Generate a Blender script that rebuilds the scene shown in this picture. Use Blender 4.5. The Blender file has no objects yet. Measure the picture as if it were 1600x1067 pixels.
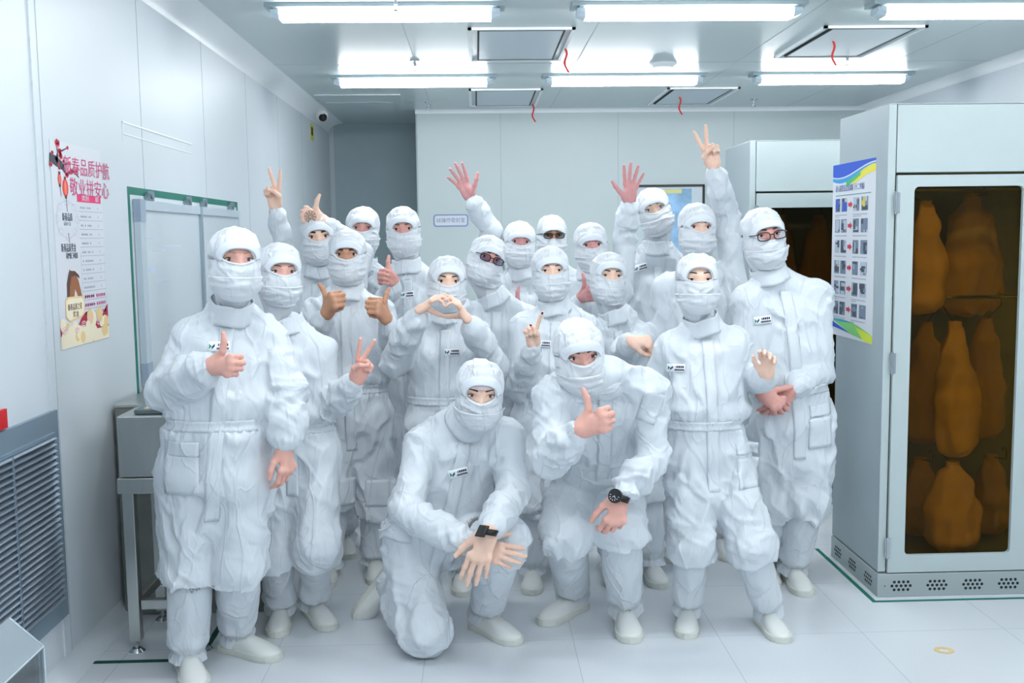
import bpy, bmesh, math, random
import numpy as np
from mathutils import Vector, Matrix
from mathutils.bvhtree import BVHTree

SC = bpy.context.scene
COL = SC.collection
PI = math.pi

# ------------------------------------------------------------------ camera
FOC = 1600.0          # focal length in pixels of the 1600 px wide frame
CAMH = 1.65
ROLL = 0.012
_cr, _sr = math.cos(ROLL), math.sin(ROLL)
_u, _v = -55*_cr + 163*_sr, -55*_sr - 163.5*_cr
PITCH = math.atan(-_v/FOC)
YAW = math.atan(-_u/FOC*math.cos(PITCH))
_cp, _sp, _cy, _sy = math.cos(PITCH), math.sin(PITCH), math.cos(YAW), math.sin(YAW)
FWD = np.array([_sy*_cp, _cy*_cp, -_sp])
_r0 = np.array([_cy, -_sy, 0.0])
_u0 = np.cross(_r0, FWD)
RGT = _cr*_r0 - _sr*_u0
UPV = _sr*_r0 + _cr*_u0
CAM = np.array([0.0, 0.0, CAMH])

def ray(x, y):
    return FWD*FOC + RGT*(x-800) - UPV*(y-533.5)
def atY(x, y, Y):
    d = ray(x, y); return CAM + d*(Y/d[1])
def atX(x, y, X):
    d = ray(x, y); return CAM + d*(X/d[0])
def atZ(x, y, Z):
    d = ray(x, y); return CAM + d*((Z-CAMH)/d[2])

cam_data = bpy.data.cameras.new('camera')
cam_data.sensor_width = 36.0
cam_data.lens = 36.0*FOC/1600.0
cam_data.clip_start = 0.05
cam = bpy.data.objects.new('camera', cam_data)
COL.objects.link(cam)
m4 = Matrix.Identity(4)
for i in range(3):
    m4[i][0], m4[i][1], m4[i][2], m4[i][3] = RGT[i], UPV[i], -FWD[i], CAM[i]
cam.matrix_world = m4
SC.camera = cam

# ------------------------------------------------------------------ world, exposure
SC.view_settings.view_transform = 'Standard'
SC.view_settings.look = 'None'
SC.view_settings.gamma = 1.0
SC.view_settings.use_curve_mapping = False
SC.view_settings.exposure = 0.0
SC.cycles.use_denoising = True
SC.cycles.max_bounces = 8
SC.cycles.diffuse_bounces = 4
SC.cycles.transparent_max_bounces = 12
SC.cycles.sample_clamp_indirect = 6.0
world = bpy.data.worlds.new('world')
SC.world = world
world.use_nodes = True
world.node_tree.nodes['Background'].inputs[0].default_value = (0.8, 0.9, 1.0, 1)
world.node_tree.nodes['Background'].inputs[1].default_value = 0.05
LAMP_COLOR = (0.955, 0.982, 1.0)
LAMP_STRENGTH = 35.5     # emission of the fluorescent fixtures (built below)

# ------------------------------------------------------------------ materials
def s2l(c):
    return tuple(((v/255.0)/12.92 if v/255.0 <= 0.04045 else ((v/255.0+0.055)/1.055)**2.4) for v in c)

MATS = {}
def mat(name, rgb, rough=0.5, metal=0.0, noise=0.0, nscale=20.0, bump=0.0, bscale=60.0, spec=0.5, stretch=None, sheen=0.0, srgb=True, emit=0.0, coat=0.0, sss=0.0):
    if name in MATS: return MATS[name]
    m = bpy.data.materials.new(name); MATS[name] = m
    m.use_nodes = True
    nt = m.node_tree; b = nt.nodes['Principled BSDF']
    c = s2l(rgb) if srgb else rgb
    b.inputs['Base Color'].default_value = (*c, 1)
    b.inputs['Roughness'].default_value = rough
    b.inputs['Metallic'].default_value = metal
    b.inputs['Specular IOR Level'].default_value = spec
    if sheen: b.inputs['Sheen Weight'].default_value = sheen
    if coat: b.inputs['Coat Weight'].default_value = coat
    if sss:
        b.inputs['Subsurface Weight'].default_value = sss
        b.inputs['Subsurface Radius'].default_value = (0.012, 0.004, 0.002)
        b.inputs['Subsurface Scale'].default_value = 1.0
    if emit:
        b.inputs['Emission Color'].default_value = (*c, 1)
        b.inputs['Emission Strength'].default_value = emit
    if noise or bump:
        tc = nt.nodes.new('ShaderNodeTexCoord')
        mp = nt.nodes.new('ShaderNodeMapping')
        if stretch: mp.inputs['Scale'].default_value = stretch
        nt.links.new(tc.outputs['Object'], mp.inputs['Vector'])
    if noise:
        n = nt.nodes.new('ShaderNodeTexNoise'); n.inputs['Scale'].default_value = nscale; n.inputs['Detail'].default_value = 4
        nt.links.new(mp.outputs[0], n.inputs['Vector'])
        mr = nt.nodes.new('ShaderNodeMapRange'); mr.inputs[1].default_value = 0.25; mr.inputs[2].default_value = 0.75
        mr.inputs[3].default_value = 1-noise; mr.inputs[4].default_value = 1+noise
        nt.links.new(n.outputs['Fac'], mr.inputs[0])
        vm = nt.nodes.new('ShaderNodeVectorMath'); vm.operation = 'SCALE'
        vm.inputs[0].default_value = c
        nt.links.new(mr.outputs[0], vm.inputs['Scale'])
        nt.links.new(vm.outputs[0], b.inputs['Base Color'])
    if bump:
        n = nt.nodes.new('ShaderNodeTexNoise'); n.inputs['Scale'].default_value = bscale; n.inputs['Detail'].default_value = 3
        nt.links.new(mp.outputs[0], n.inputs['Vector'])
        bp = nt.nodes.new('ShaderNodeBump'); bp.inputs['Strength'].default_value = bump; bp.inputs['Distance'].default_value = 0.01
        nt.links.new(n.outputs['Fac'], bp.inputs['Height'])
        nt.links.new(bp.outputs[0], b.inputs['Normal'])
    return m

def glass_mat(name, tint, rough=0.02, gloss=0.08):
    m = bpy.data.materials.new(name); m.use_nodes = True
    nt = m.node_tree; nt.nodes.clear()
    o = nt.nodes.new('ShaderNodeOutputMaterial'); mx = nt.nodes.new('ShaderNodeMixShader')
    t = nt.nodes.new('ShaderNodeBsdfTransparent'); g = nt.nodes.new('ShaderNodeBsdfGlossy')
    t.inputs[0].default_value = (*tint, 1); g.inputs['Roughness'].default_value = rough
    lw = nt.nodes.new('ShaderNodeLayerWeight'); lw.inputs[0].default_value = 0.25
    mr = nt.nodes.new('ShaderNodeMapRange'); mr.inputs[3].default_value = gloss*0.5; mr.inputs[4].default_value = min(1, gloss*8)
    nt.links.new(lw.outputs['Fresnel'], mr.inputs[0]); nt.links.new(mr.outputs[0], mx.inputs[0])
    nt.links.new(t.outputs[0], mx.inputs[1]); nt.links.new(g.outputs[0], mx.inputs[2]); nt.links.new(mx.outputs[0], o.inputs[0])
    return m

M_WALL = mat('wall_panel_paint', (206, 214, 220), 0.45, noise=0.015, nscale=1.5, bump=0.04, bscale=5)
M_BACK = mat('back_wall_paint', (192, 204, 206), 0.4, noise=0.015, nscale=1.5)
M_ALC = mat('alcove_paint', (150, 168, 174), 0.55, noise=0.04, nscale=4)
M_CEIL = mat('ceiling_panel_paint', (188, 200, 201), 0.28, noise=0.012, nscale=1.2)
M_SEAM = mat('seam_grey', (176, 188, 194), 0.6)
M_TRIMW = mat('white_trim', (236, 240, 242), 0.4)
M_DARK = mat('dark_gap', (22, 34, 38), 0.7)
M_ALU = mat('brushed_aluminium', (150, 164, 174), 0.34, 0.85, noise=0.05, nscale=40, stretch=(1, 1, 20))
M_SLAT = mat('louver_aluminium', (176, 190, 204), 0.3, 0.75)
M_STEEL = mat('stainless_steel', (184, 187, 184), 0.30, 0.9, noise=0.10, nscale=14, stretch=(1, 1, 0.2), bump=0.05, bscale=30)
M_STEELD = mat('dull_steel_panel', (136, 138, 133), 0.42, 0.75, noise=0.10, nscale=10)
M_CAB = mat('cabinet_grey_enamel', (180, 193, 195), 0.38, noise=0.02, nscale=6)
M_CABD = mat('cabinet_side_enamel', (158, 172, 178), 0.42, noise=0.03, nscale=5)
M_TAPE = mat('green_tape', (8, 112, 96), 0.5, noise=0.08, nscale=8)
M_TAPED = mat('dark_green_tape', (10, 74, 64), 0.5, noise=0.1, nscale=8)
M_BLACK = mat('black_plastic', (14, 16, 18), 0.4)
M_RED = mat('red_ribbon', (196, 44, 44), 0.6)
M_SUIT = None
M_PAPER = mat('poster_paper', (214, 217, 224), 0.45)
M_WB = mat('whiteboard_enamel', (200, 210, 217), 0.18, noise=0.02, nscale=3)
M_CHROME = mat('chrome', (190, 196, 200), 0.2, 1.0)

# ------------------------------------------------------------------ object helpers
def setmesh(name, verts, faces, mats, parent=None, smooth=False, midx=None):
    me = bpy.data.meshes.new(name)
    verts = np.asarray(verts, dtype=np.float64).reshape(-1, 3)
    me.from_pydata(verts.tolist(), [], [tuple(map(int, f)) for f in faces])
    if not isinstance(mats, (list, tuple)): mats = [mats]
    for m in mats: me.materials.append(m)
    if midx is not None: me.polygons.foreach_set('material_index', np.asarray(midx, dtype=np.int32))
    if smooth: me.polygons.foreach_set('use_smooth', np.ones(len(me.polygons), dtype=bool))
    me.update()
    o = bpy.data.objects.new(name, me); COL.objects.link(o)
    if parent is not None:
        o.parent = parent
        o.matrix_parent_inverse = parent_inv(parent)
    return o

def parent_inv(p):
    # all meshes carry world coordinates; only the Empties at a thing's base have a location
    return Matrix.Translation(-p.location) if p.parent is None else Matrix.Identity(4)

def tag(o, label, cat, group=None, kind=None):
    o['label'] = label; o['category'] = cat
    if group: o['group'] = group
    if kind: o['kind'] = kind
    return o

def thing(name, loc, label, cat, group=None):
    o = bpy.data.objects.new(name, None); COL.objects.link(o)
    o.location = Vector(loc); o.empty_display_size = 0.1
    return tag(o, label, cat, group)

class MB:
    """collects shapes, builds one mesh object"""
    def __init__(s): s.v = []; s.f = []; s.mi = []; s.sm = []
    def add(s, verts, faces, mi=0, sm=False):
        n = len(s.v); s.v += [tuple(map(float, p)) for p in verts]
        for f in faces: s.f.append(tuple(i+n for i in f)); s.mi.append(mi); s.sm.append(sm)
    def box(s, lo, hi, mi=0):
        (x0, y0, z0), (x1, y1, z1) = lo, hi
        x0, x1 = min(x0, x1), max(x0, x1); y0, y1 = min(y0, y1), max(y0, y1); z0, z1 = min(z0, z1), max(z0, z1)
        s.add([(x0,y0,z0),(x1,y0,z0),(x1,y1,z0),(x0,y1,z0),(x0,y0,z1),(x1,y0,z1),(x1,y1,z1),(x0,y1,z1)],
              [(0,3,2,1),(4,5,6,7),(0,1,5,4),(1,2,6,5),(2,3,7,6),(3,0,4,7)], mi)
    def obox(s, c, ax, ay, az, mi=0):
        """oriented box from centre and half-axis vectors"""
        c, ax, ay, az = map(np.asarray, (c, ax, ay, az))
        P = [c+i*ax+j*ay+k*az for k in (-1,1) for (i,j) in ((-1,-1),(1,-1),(1,1),(-1,1))]
        s.add(P, [(0,3,2,1),(4,5,6,7),(0,1,5,4),(1,2,6,5),(2,3,7,6),(3,0,4,7)], mi)
    def tube(s, pts, r, n=10, mi=0, cap=True, sm=True):
        pts = [np.asarray(p, float) for p in pts]
        rs = r if isinstance(r, (list, tuple)) else [r]*len(pts)
        t0 = pts[1]-pts[0]; t0 /= np.linalg.norm(t0)
        ref = np.array([0,0,1.0]) if abs(t0[2]) < 0.9 else np.array([1.0,0,0])
        a = np.cross(t0, ref); a /= np.linalg.norm(a)
        V = []
        for i, p in enumerate(pts):
            t = pts[min(i+1, len(pts)-1)]-pts[max(i-1, 0)]; t = t/(np.linalg.norm(t)+1e-12)
            a = a-t*np.dot(a, t); a /= np.linalg.norm(a); b = np.cross(t, a)
            V += [p+rs[i]*(math.cos(2*PI*k/n)*a+math.sin(2*PI*k/n)*b) for k in range(n)]
        F = [(i*n+k, i*n+(k+1)%n, (i+1)*n+(k+1)%n, (i+1)*n+k) for i in range(len(pts)-1) for k in range(n)]
        s.add(V, F, mi, sm)
        if cap:
            s.add(V[:n], [tuple(range(n-1, -1, -1))], mi); s.add(V[-n:], [tuple(range(n))], mi)
    def cyl(s, c, axis, r, h, n=24, mi=0, r2=None):
        c = np.asarray(c, float); a = np.asarray(axis, float); a /= np.linalg.norm(a)
        s.tube([c, c+a*h], [r, r if r2 is None else r2], n, mi)
    def sphere(s, c, r, nu=16, nv=10, mi=0, sc=(1,1,1), half=False):
        c = np.asarray(c, float); V = []; F = []
        vmax = PI/2 if half else PI
        for i in range(nv+1):
            ph = vmax*i/nv
            for k in range(nu):
                th = 2*PI*k/nu
                V.append(c+np.array([r*sc[0]*math.sin(ph)*math.cos(th), r*sc[1]*math.sin(ph)*math.sin(th), r*sc[2]*math.cos(ph)]))
        for i in range(nv):
            for k in range(nu):
                F.append((i*nu+k, (i+1)*nu+k, (i+1)*nu+(k+1)%nu, i*nu+(k+1)%nu))
        s.add(V, F, mi, True)
    def build(s, name, mats, parent=None, bevel=0.0):
        o = setmesh(name, s.v, s.f, mats, parent, midx=s.mi)
        if any(s.sm): o.data.polygons.foreach_set('use_smooth', np.array(s.sm, dtype=bool))
        if bevel:
            md = o.modifiers.new('bevel', 'BEVEL'); md.width = bevel; md.segments = 2; md.limit_method = 'ANGLE'; md.angle_limit = 0.9
        return o

def bx(name, lo, hi, m, parent=None, bevel=0.0):
    b = MB(); b.box(lo, hi); return b.build(name, m, parent, bevel)

def struct(o): o['kind'] = 'structure'; return o

class Flat:
    """printed flat artwork: origin, in-plane axes U V, outward normal N"""
    def __init__(s, O, U, V, N, parent):
        s.O, s.U, s.V, s.N = (np.asarray(a, float) for a in (O, U, V, N)); s.parent = parent; s.k = 0
    def P(s, u, v, lift): return s.O+s.U*u+s.V*v+s.N*lift
    def polys(s, name, plist, m, lift):
        """each poly a list of (u, v), counter-clockwise or not; one mesh"""
        V = []; F = []
        for p in plist:
            a = sum(p[i][0]*p[(i+1) % len(p)][1]-p[(i+1) % len(p)][0]*p[i][1] for i in range(len(p)))
            if a < 0: p = p[::-1]
            n = len(V); V += [s.P(u, v, lift) for u, v in p]; F.append(tuple(range(n, n+len(p))))
        nrm = np.cross(s.U, s.V)
        if np.dot(nrm, s.N) < 0: F = [f[::-1] for f in F]
        return setmesh(name, V, F, m, s.parent)
    def rect(s, u0, v0, u1, v1): return [(u0, v0), (u1, v0), (u1, v1), (u0, v1)]
    def ell(s, u, v, a, b, n=20): return [(u+a*math.cos(2*PI*i/n), v+b*math.sin(2*PI*i/n)) for i in range(n)]
    def stroke(s, pts, w):
        """thick polyline as quads; w one width or per point"""
        ws = w if isinstance(w, (list, tuple)) else [w]*len(pts)
        out = []
        for i in range(len(pts)-1):
            (x0, y0), (x1, y1) = pts[i], pts[i+1]; L = math.hypot(x1-x0, y1-y0)+1e-9
            nx, ny = -(y1-y0)/L, (x1-x0)/L
            out.append([(x0+nx*ws[i]/2, y0+ny*ws[i]/2), (x1+nx*ws[i+1]/2, y1+ny*ws[i+1]/2), (x1-nx*ws[i+1]/2, y1-ny*ws[i+1]/2), (x0-nx*ws[i]/2, y0-ny*ws[i]/2)])
        return out
    def text(s, name, body, u, v, size, m, lift, sx=1.0, align='LEFT'):
        cu = bpy.data.curves.new(name, 'FONT'); cu.body = body; cu.size = size; cu.align_x = align; cu.align_y = 'CENTER'
        cu.extrude = 0.0002; cu.materials.append(m); cu.resolution_u = 3
        tmp = bpy.data.objects.new('tmp', cu); COL.objects.link(tmp)
        me = bpy.data.meshes.new_from_object(tmp.evaluated_get(bpy.context.evaluated_depsgraph_get()))
        bpy.data.objects.remove(tmp); me.name = name
        n = len(me.vertices); co = np.empty(n*3); me.vertices.foreach_get('co', co); co = co.reshape(-1, 3)
        c = s.P(u, v, lift)
        w = c + co[:, :1]*sx*s.U + co[:, 1:2]*s.V + co[:, 2:3]*s.N
        me.vertices.foreach_set('co', w.ravel()); me.update()
        o = bpy.data.objects.new(name, me); COL.objects.link(o)
        o.parent = s.parent; o.matrix_parent_inverse = parent_inv(s.parent)
        return o
# ------------------------------------------------------------------ ceiling lights (they light the room)
XL, XR, YF, YB, YA, ZC = -1.60, 3.91, -3.6, 10.30, 11.45, 2.90
M_LAMP = bpy.data.materials.new('lit_diffuser'); M_LAMP.use_nodes = True
_nt = M_LAMP.node_tree; _nt.nodes.clear()
_e = _nt.nodes.new('ShaderNodeEmission'); _o = _nt.nodes.new('ShaderNodeOutputMaterial')
_e.inputs[0].default_value = (*LAMP_COLOR, 1); _e.inputs[1].default_value = LAMP_STRENGTH
_nt.links.new(_e.outputs[0], _o.inputs[0])
M_LAMPH = mat('lamp_housing_grey', (160, 176, 182), 0.4, 0.3)
M_ACR = mat('lamp_end_acrylic', (214, 228, 238), 0.2)

def ceiling_light():
    t = thing('ceiling_light', (0, 0, ZC), 'x', 'ceiling light', 'fluorescent ceiling lights')
    h = MB(); h.box((-0.64, -0.075, -0.022), (0.64, 0.075, 0)); h.box((-0.60, -0.05, -0.035), (0.60, 0.05, -0.022))
    h.build('housing', M_LAMPH, None).parent = t
    d = MB(); prof = [(-0.062, -0.034), (-0.066, -0.058), (-0.045, -0.082), (0.045, -0.082), (0.066, -0.058), (0.062, -0.034)]
    V = [(x, y, z) for x in (-0.565, 0.565) for y, z in prof]; n = len(prof)
    d.add(V, [(i, (i+1) % n, (i+1) % n+n, i+n) for i in range(n)]); d.add(V[:n], [tuple(range(n-1, -1, -1))]); d.add(V[n:], [tuple(range(n))])
    d.build('diffuser', M_LAMP, None).parent = t
    for sx in (-1, 1):
        e = MB(); V = [(sx*0.566, y, z) for y, z in prof]+[(sx*0.612, y*0.9, -0.03+(z+0.034)*0.75) for y, z in prof]
        e.add(V, [(i, (i+1) % n, (i+1) % n+n, i+n) for i in range(n)]); e.add(V[n:], [tuple(range(n))])
        e.build('end_cap', M_ACR, None).parent = t
    return t
def copy_tree(o, parent=None):
    c = o.copy(); COL.objects.link(c)
    if parent is not None: c.parent = parent
    for ch in list(o.children): copy_tree(ch, c)
    return c
LX = (-0.47, 1.17, 2.81)
LROWS = [(5.70, 'nearer ceiling row'), (8.15, 'farther ceiling row'), (3.25, 'added unseen row over the front people'), (0.80, 'added unseen row over the photographer'), (-1.65, 'last added unseen row behind the photographer')]  # last three rows are added out of view to brighten the room
lamp0 = ceiling_light(); first = True
for ly, rown in LROWS:
    for lx, pos in zip(LX, ('left-hand', 'middle', 'right-hand')):
        c = lamp0 if first else copy_tree(lamp0); first = False
        c.location = (lx, ly, ZC); c['label'] = 'long lit fluorescent light, %s one of the %s' % (pos, rown)

# ------------------------------------------------------------------ room shell
M_FLOOR = bpy.data.materials.new('vinyl_floor'); M_FLOOR.use_nodes = True
def floor_nodes():
    nt = M_FLOOR.node_tree; b = nt.nodes['Principled BSDF']
    tc = nt.nodes.new('ShaderNodeTexCoord'); mp = nt.nodes.new('ShaderNodeMapping')
    mp.inputs['Location'].default_value = (0.23, 0.15, 0)
    nt.links.new(tc.outputs['Object'], mp.inputs[0])
    br = nt.nodes.new('ShaderNodeTexBrick'); br.offset = 0.0
    br.inputs['Scale'].default_value = 1.0; br.inputs['Brick Width'].default_value = 0.6; br.inputs['Row Height'].default_value = 0.6
    br.inputs['Mortar Size'].default_value = 0.0018; br.inputs['Mortar Smooth'].default_value = 0.3
    a, c = s2l((216, 222, 228)), s2l((182, 192, 199))
    br.inputs['Color1'].default_value = (*a, 1); br.inputs['Color2'].default_value = (*s2l((213, 219, 225)), 1); br.inputs['Mortar'].default_value = (*c, 1)
    nt.links.new(mp.outputs[0], br.inputs['Vector'])
    n = nt.nodes.new('ShaderNodeTexNoise'); n.inputs['Scale'].default_value = 220; n.inputs['Detail'].default_value = 3
    nt.links.new(tc.outputs['Object'], n.inputs['Vector'])
    mr = nt.nodes.new('ShaderNodeMapRange'); mr.inputs[1].default_value = 0.3; mr.inputs[2].default_value = 0.7; mr.inputs[3].default_value = 0.95; mr.inputs[4].default_value = 1.03
    nt.links.new(n.outputs['Fac'], mr.inputs[0])
    vm = nt.nodes.new('ShaderNodeVectorMath'); vm.operation = 'SCALE'
    nt.links.new(br.outputs['Color'], vm.inputs[0]); nt.links.new(mr.outputs[0], vm.inputs['Scale'])
    nt.links.new(vm.outputs[0], b.inputs['Base Color'])
    b.inputs['Roughness'].default_value = 0.27; b.inputs['Specular IOR Level'].default_value = 0.5
floor_nodes()
struct(bx('floor', (XL-0.1, YF-0.1, -0.1), (XR+0.1, YA+0.1, 0), M_FLOOR))
struct(bx('ceiling', (XL-0.1, YF-0.1, ZC), (XR+0.1, YA+0.1, ZC+0.1), M_CEIL))
struct(bx('wall_left', (XL-0.1, YF-0.1, 0), (XL, YA+0.1, ZC), M_WALL))
struct(bx('wall_right', (XR, YF-0.1, 0), (XR+0.1, YA+0.1, ZC), M_WALL))
struct(bx('wall_front', (XL, YF-0.1, 0), (XR, YF, ZC), mat('front_wall_darkened', (150, 162, 170), 0.5)))  # unseen wall, toned dark so it bounces less fill light
struct(bx('wall_back', (-0.59, YB, 0), (XR, YA, ZC), M_BACK, None, 0.02))
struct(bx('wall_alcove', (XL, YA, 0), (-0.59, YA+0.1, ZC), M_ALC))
# coved corners
def cove(name, path, nrm, r=0.14, n=8):
    """concave strip between wall and ceiling; path = two points on the wall line at ceiling height; nrm = into the room"""
    b = MB(); p0, p1 = (np.asarray(p, float) for p in path); N = np.asarray(nrm, float); V = []
    for p in (p0, p1):
        for i in range(n+1):
            a = PI/2*i/n
            V.append(p+N*r*(1-math.cos(a)) - np.array([0, 0, 1])*r*(1-math.sin(a))*0.6 + np.array([0, 0, -0.0005]))
    F = [(i, i+1, n+1+i+1, n+1+i) for i in range(n)]
    b.add(V, F, 0, True); o = b.build(name, M_TRIMW); return struct(o)
cove('trim_1', [(XL+0.001, YF, ZC), (XL+0.001, YA, ZC)], (1, 0, 0), 0.16)
cove('trim_2', [(XR-0.001, YF, ZC), (XR-0.001, YB, ZC)], (-1, 0, 0), 0.10)
cove('trim_3', [(-0.59, YB-0.001, ZC), (XR, YB-0.001, ZC)], (0, -1, 0), 0.06)
# coved vinyl skirting along the left wall
b = MB(); V = []
for y in (YF, YA):
    for i in range(7):
        a = PI/2*i/6; V.append((XL+0.001+0.07*(1-math.sin(a)), y, 0.001+0.07*(1-math.cos(a))))
b.add(V, [(i, i+1, 8+i, 7+i) for i in range(6)], 0, True)
struct(b.build('baseboard_left', mat('skirting_vinyl', (214, 222, 228), 0.35)))
# panel joints: thin battens in the walls and ceiling
b = MB()
for y in (0.6, 1.75, 2.85): b.box((XL, y-0.003, 0.06), (XL+0.0015, y+0.003, 2.82))
for y in (3.90, 5.05, 6.2, 7.35, 8.5, 9.65): b.box((XL, y-0.003, 0.06), (XL+0.0012, y+0.003, 2.82))
struct(b.build('trim_4', M_SEAM))
b = MB()
for x in (0.25, 1.42, 2.58): b.box((x-0.004, YB-0.0015, 0), (x+0.004, YB, 2.86))
b.box((XL, YA-0.004, 0), (XL+0.05, YA-0.0002, 2.86))
struct(b.build('trim_5', M_SEAM))
b = MB()
for x in (-0.42, 0.74, 1.92, 3.08): b.box((x-0.003, YF, ZC-0.0012), (x+0.003, YB, ZC))
b.box((XL, 9.55, ZC-0.0015), (-0.3, 9.556, ZC)); b.box((XL, 7.6, ZC-0.0012), (XR, 7.605, ZC))
struct(b.build('trim_6', M_SEAM))
# vertical joint strip beside the louvre, and the wide panel outline high on the left wall
p = atX(100, 1000, XL)
b = MB(); b.box((XL, p[1]-0.004, 0.07), (XL+0.006, p[1]+0.012, 2.83)); struct(b.build('trim_7', M_WALL))
p0, p1 = atX(190, 190, XL), atX(300, 233, XL)
b = MB(); b.box((XL, p0[1], p0[2]-0.004), (XL+0.004, p1[1], p0[2]+0.004)); b.box((XL, p0[1], p0[2]-0.09), (XL+0.004, p0[1]+0.006, p0[2]))
b.box((XL, p0[1]+0.02, p0[2]-0.055), (XL+0.003, p1[1], p0[2]-0.050))
struct(b.build('trim_8', M_TRIMW))

# ------------------------------------------------------------------ ceiling fittings
def hatch(x0, x1, y0, y1, label, rx, ry, dark_right=False):
    t = thing('ceiling_filter_panel', ((x0+x1)/2, (y0+y1)/2, ZC), label, 'ceiling panel', 'ceiling air filter panels')
    b = MB(); w = 0.022
    for lo, hi in (((x0-0.07, y0-0.05), (x1+0.07, y0-0.05+w)), ((x0-0.07, y1+0.05), (x1+0.07, y1+0.05+w)), ((x0-0.07, y0-0.05), (x0-0.07+w, y1+0.05+w)), ((x1+0.07-w, y0-0.05), (x1+0.07, y1+0.05+w))):
        b.box((*lo, ZC-0.014), (*hi, ZC))
    b.build('outer_rim', M_TRIMW, t)
    b = MB(); b.box((x0, y0, ZC-0.012), (x1, y1, ZC-0.0015)); b.build('panel', mat('filter_panel', (196, 208, 214), 0.4), t)
    b = MB(); b.box((x0-0.012, y1, ZC-0.013), (x1+0.012, y1+0.014, ZC)); 
    sx = x1 if dark_right else None
    b.box((x1, y0, ZC-0.013), (x1+0.012, y1+0.014, ZC)); b.box((x0-0.012, y0, ZC-0.013), (x0, y1, ZC)); b.box((x0-0.012, y0-0.012, ZC-0.013), (x1+0.012, y0, ZC))
    b.build('dark_gasket', M_DARK, t)
    b = MB(); V = []; F = []; n = 8
    for i in range(n+1):
        z = ZC-0.004-0.165*i/n; o = 0.012*math.sin(i*0.9)+0.02*i/n
        V += [(rx+o-0.008, ry, z), (rx+o+0.008, ry+0.003*i/n, z)]
    F = [(2*i, 2*i+1, 2*i+3, 2*i+2) for i in range(n)]
    b.add(V, F); r = b.build('red_ribbon', M_RED, t); r['label'] = 'red streamer hanging from the panel edge'
    md = r.modifiers.new('thick', 'SOLIDIFY'); md.thickness = 0.001
hatch(0.035, 0.545, 6.36, 7.36, 'pale square ceiling filter panel with red ribbon, between two near lights', 0.60, 6.95)
hatch(0.02, 0.515, 8.93, 9.90, 'small far ceiling filter panel above the back wall sign', 0.545, 9.9)
hatch(2.20, 2.70, 6.36, 7.31, 'dark edged ceiling filter panel left of the tall cabinet, nearer of two', 2.33, 6.75, True)
hatch(1.72, 2.21, 8.93, 9.9, 'dark edged ceiling filter panel beyond the raised V sign hand', 1.85, 9.4, True)
b = MB(); b.box((-1.40, 9.15, ZC-0.010), (-0.65, 9.9, ZC)); hb = MB(); hb.box((-1.36, 9.6, ZC-0.014), (-0.75, 9.62, ZC-0.0101))
o = tag(b.build('access_hatch', M_CEIL), 'flat ceiling access hatch above the dark alcove', 'ceiling hatch'); hb.build('hatch_edge', M_SEAM, o)

def sprinkler(px, py, label):
    p = atZ(px, py, ZC-0.03)
    t = thing('fire_sprinkler', (p[0], p[1], ZC), label, 'sprinkler', 'ceiling fire sprinklers')
    b = MB(); b.cyl((p[0], p[1], ZC-0.008), (0, 0, 1), 0.035, 0.008, 20); b.build('escutcheon', M_CHROME, t)
    b = MB(); b.cyl((p[0], p[1], ZC-0.04), (0, 0, 1), 0.009, 0.033, 12)
    for s in (-1, 1): b.tube([(p[0], p[1], ZC-0.035), (p[0]+s*0.012, p[1], ZC-0.05), (p[0], p[1], ZC-0.068)], 0.0025, 6)
    b.build('frame', M_CHROME, t)
    b = MB(); b.cyl((p[0], p[1], ZC-0.072), (0, 0, 1), 0.017, 0.003, 16); b.build('deflector', M_CHROME, t)
sprinkler(648, 101, 'chrome fire sprinkler above the left far ceiling light')
sprinkler(669, 165, 'small chrome fire sprinkler near the alcove corner')
sprinkler(1324, 92, 'chrome fire sprinkler above the right far ceiling light')
sprinkler(1178, 160, 'small chrome fire sprinkler above the back cabinet')
sprinkler(618, 4, 'chrome fire sprinkler between the tubes of the near left light')
p = atZ(1036, 99, ZC)
t = thing('smoke_detector', (p[0], p[1], ZC), 'white round smoke detector above the middle far light', 'smoke detector')
b = MB(); b.cyl((p[0], p[1], ZC-0.014), (0, 0, 1), 0.10, 0.014, 32); b.build('base', M_TRIMW, t)
b = MB(); b.cyl((p[0], p[1], ZC-0.032), (0, 0, 1), 0.07, 0.018, 32, 0, 0.09); b.build('cover', M_TRIMW, t)
# dome camera on the left cove, sensor near the top of the picture
p = atX(503, 180, XL+0.10)
t = thing('security_camera', p, 'white dome security camera on the left wall corner', 'security camera')
b = MB(); b.cyl((p[0]-0.09, p[1], p[2]+0.08), (1, 0, 0), 0.05, 0.03, 24); b.tube([(p[0]-0.07, p[1], p[2]+0.08), (p[0], p[1], p[2]+0.07), (p[0], p[1], p[2]+0.03)], 0.022, 12); b.build('bracket', M_TRIMW, t)
b = MB(); b.sphere(p, 0.062, 20, 14); b.build('housing', M_TRIMW, t)
b = MB(); b.sphere(p+np.array([0.012, -0.03, -0.022]), 0.042, 20, 14); d = b.build('lens_dome', M_BLACK, t)
b = MB()
for s in (-1, 1): b.cyl(p+np.array([s*0.016, -0.062, 0.006]), (0, -1, 0), 0.006, 0.004, 12)
b.build('infrared_lamp', M_TRIMW, t)
p = atX(302, 8, XL+0.06)
t = thing('wall_sensor', p, 'small white sensor on the left wall at the picture top', 'sensor')
b = MB(); b.cyl((XL+0.001, p[1], p[2]), (1, 0, 0), 0.03, 0.05, 20); b.build('base', M_TRIMW, t)
b = MB(); b.cyl((XL+0.045, p[1], p[2]), (0.6, -0.5, -0.5), 0.018, 0.05, 16); b.build('head', M_ALU, t)
p0, p1 = atX(484, 192, XL), atX(490, 221, XL)
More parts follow.
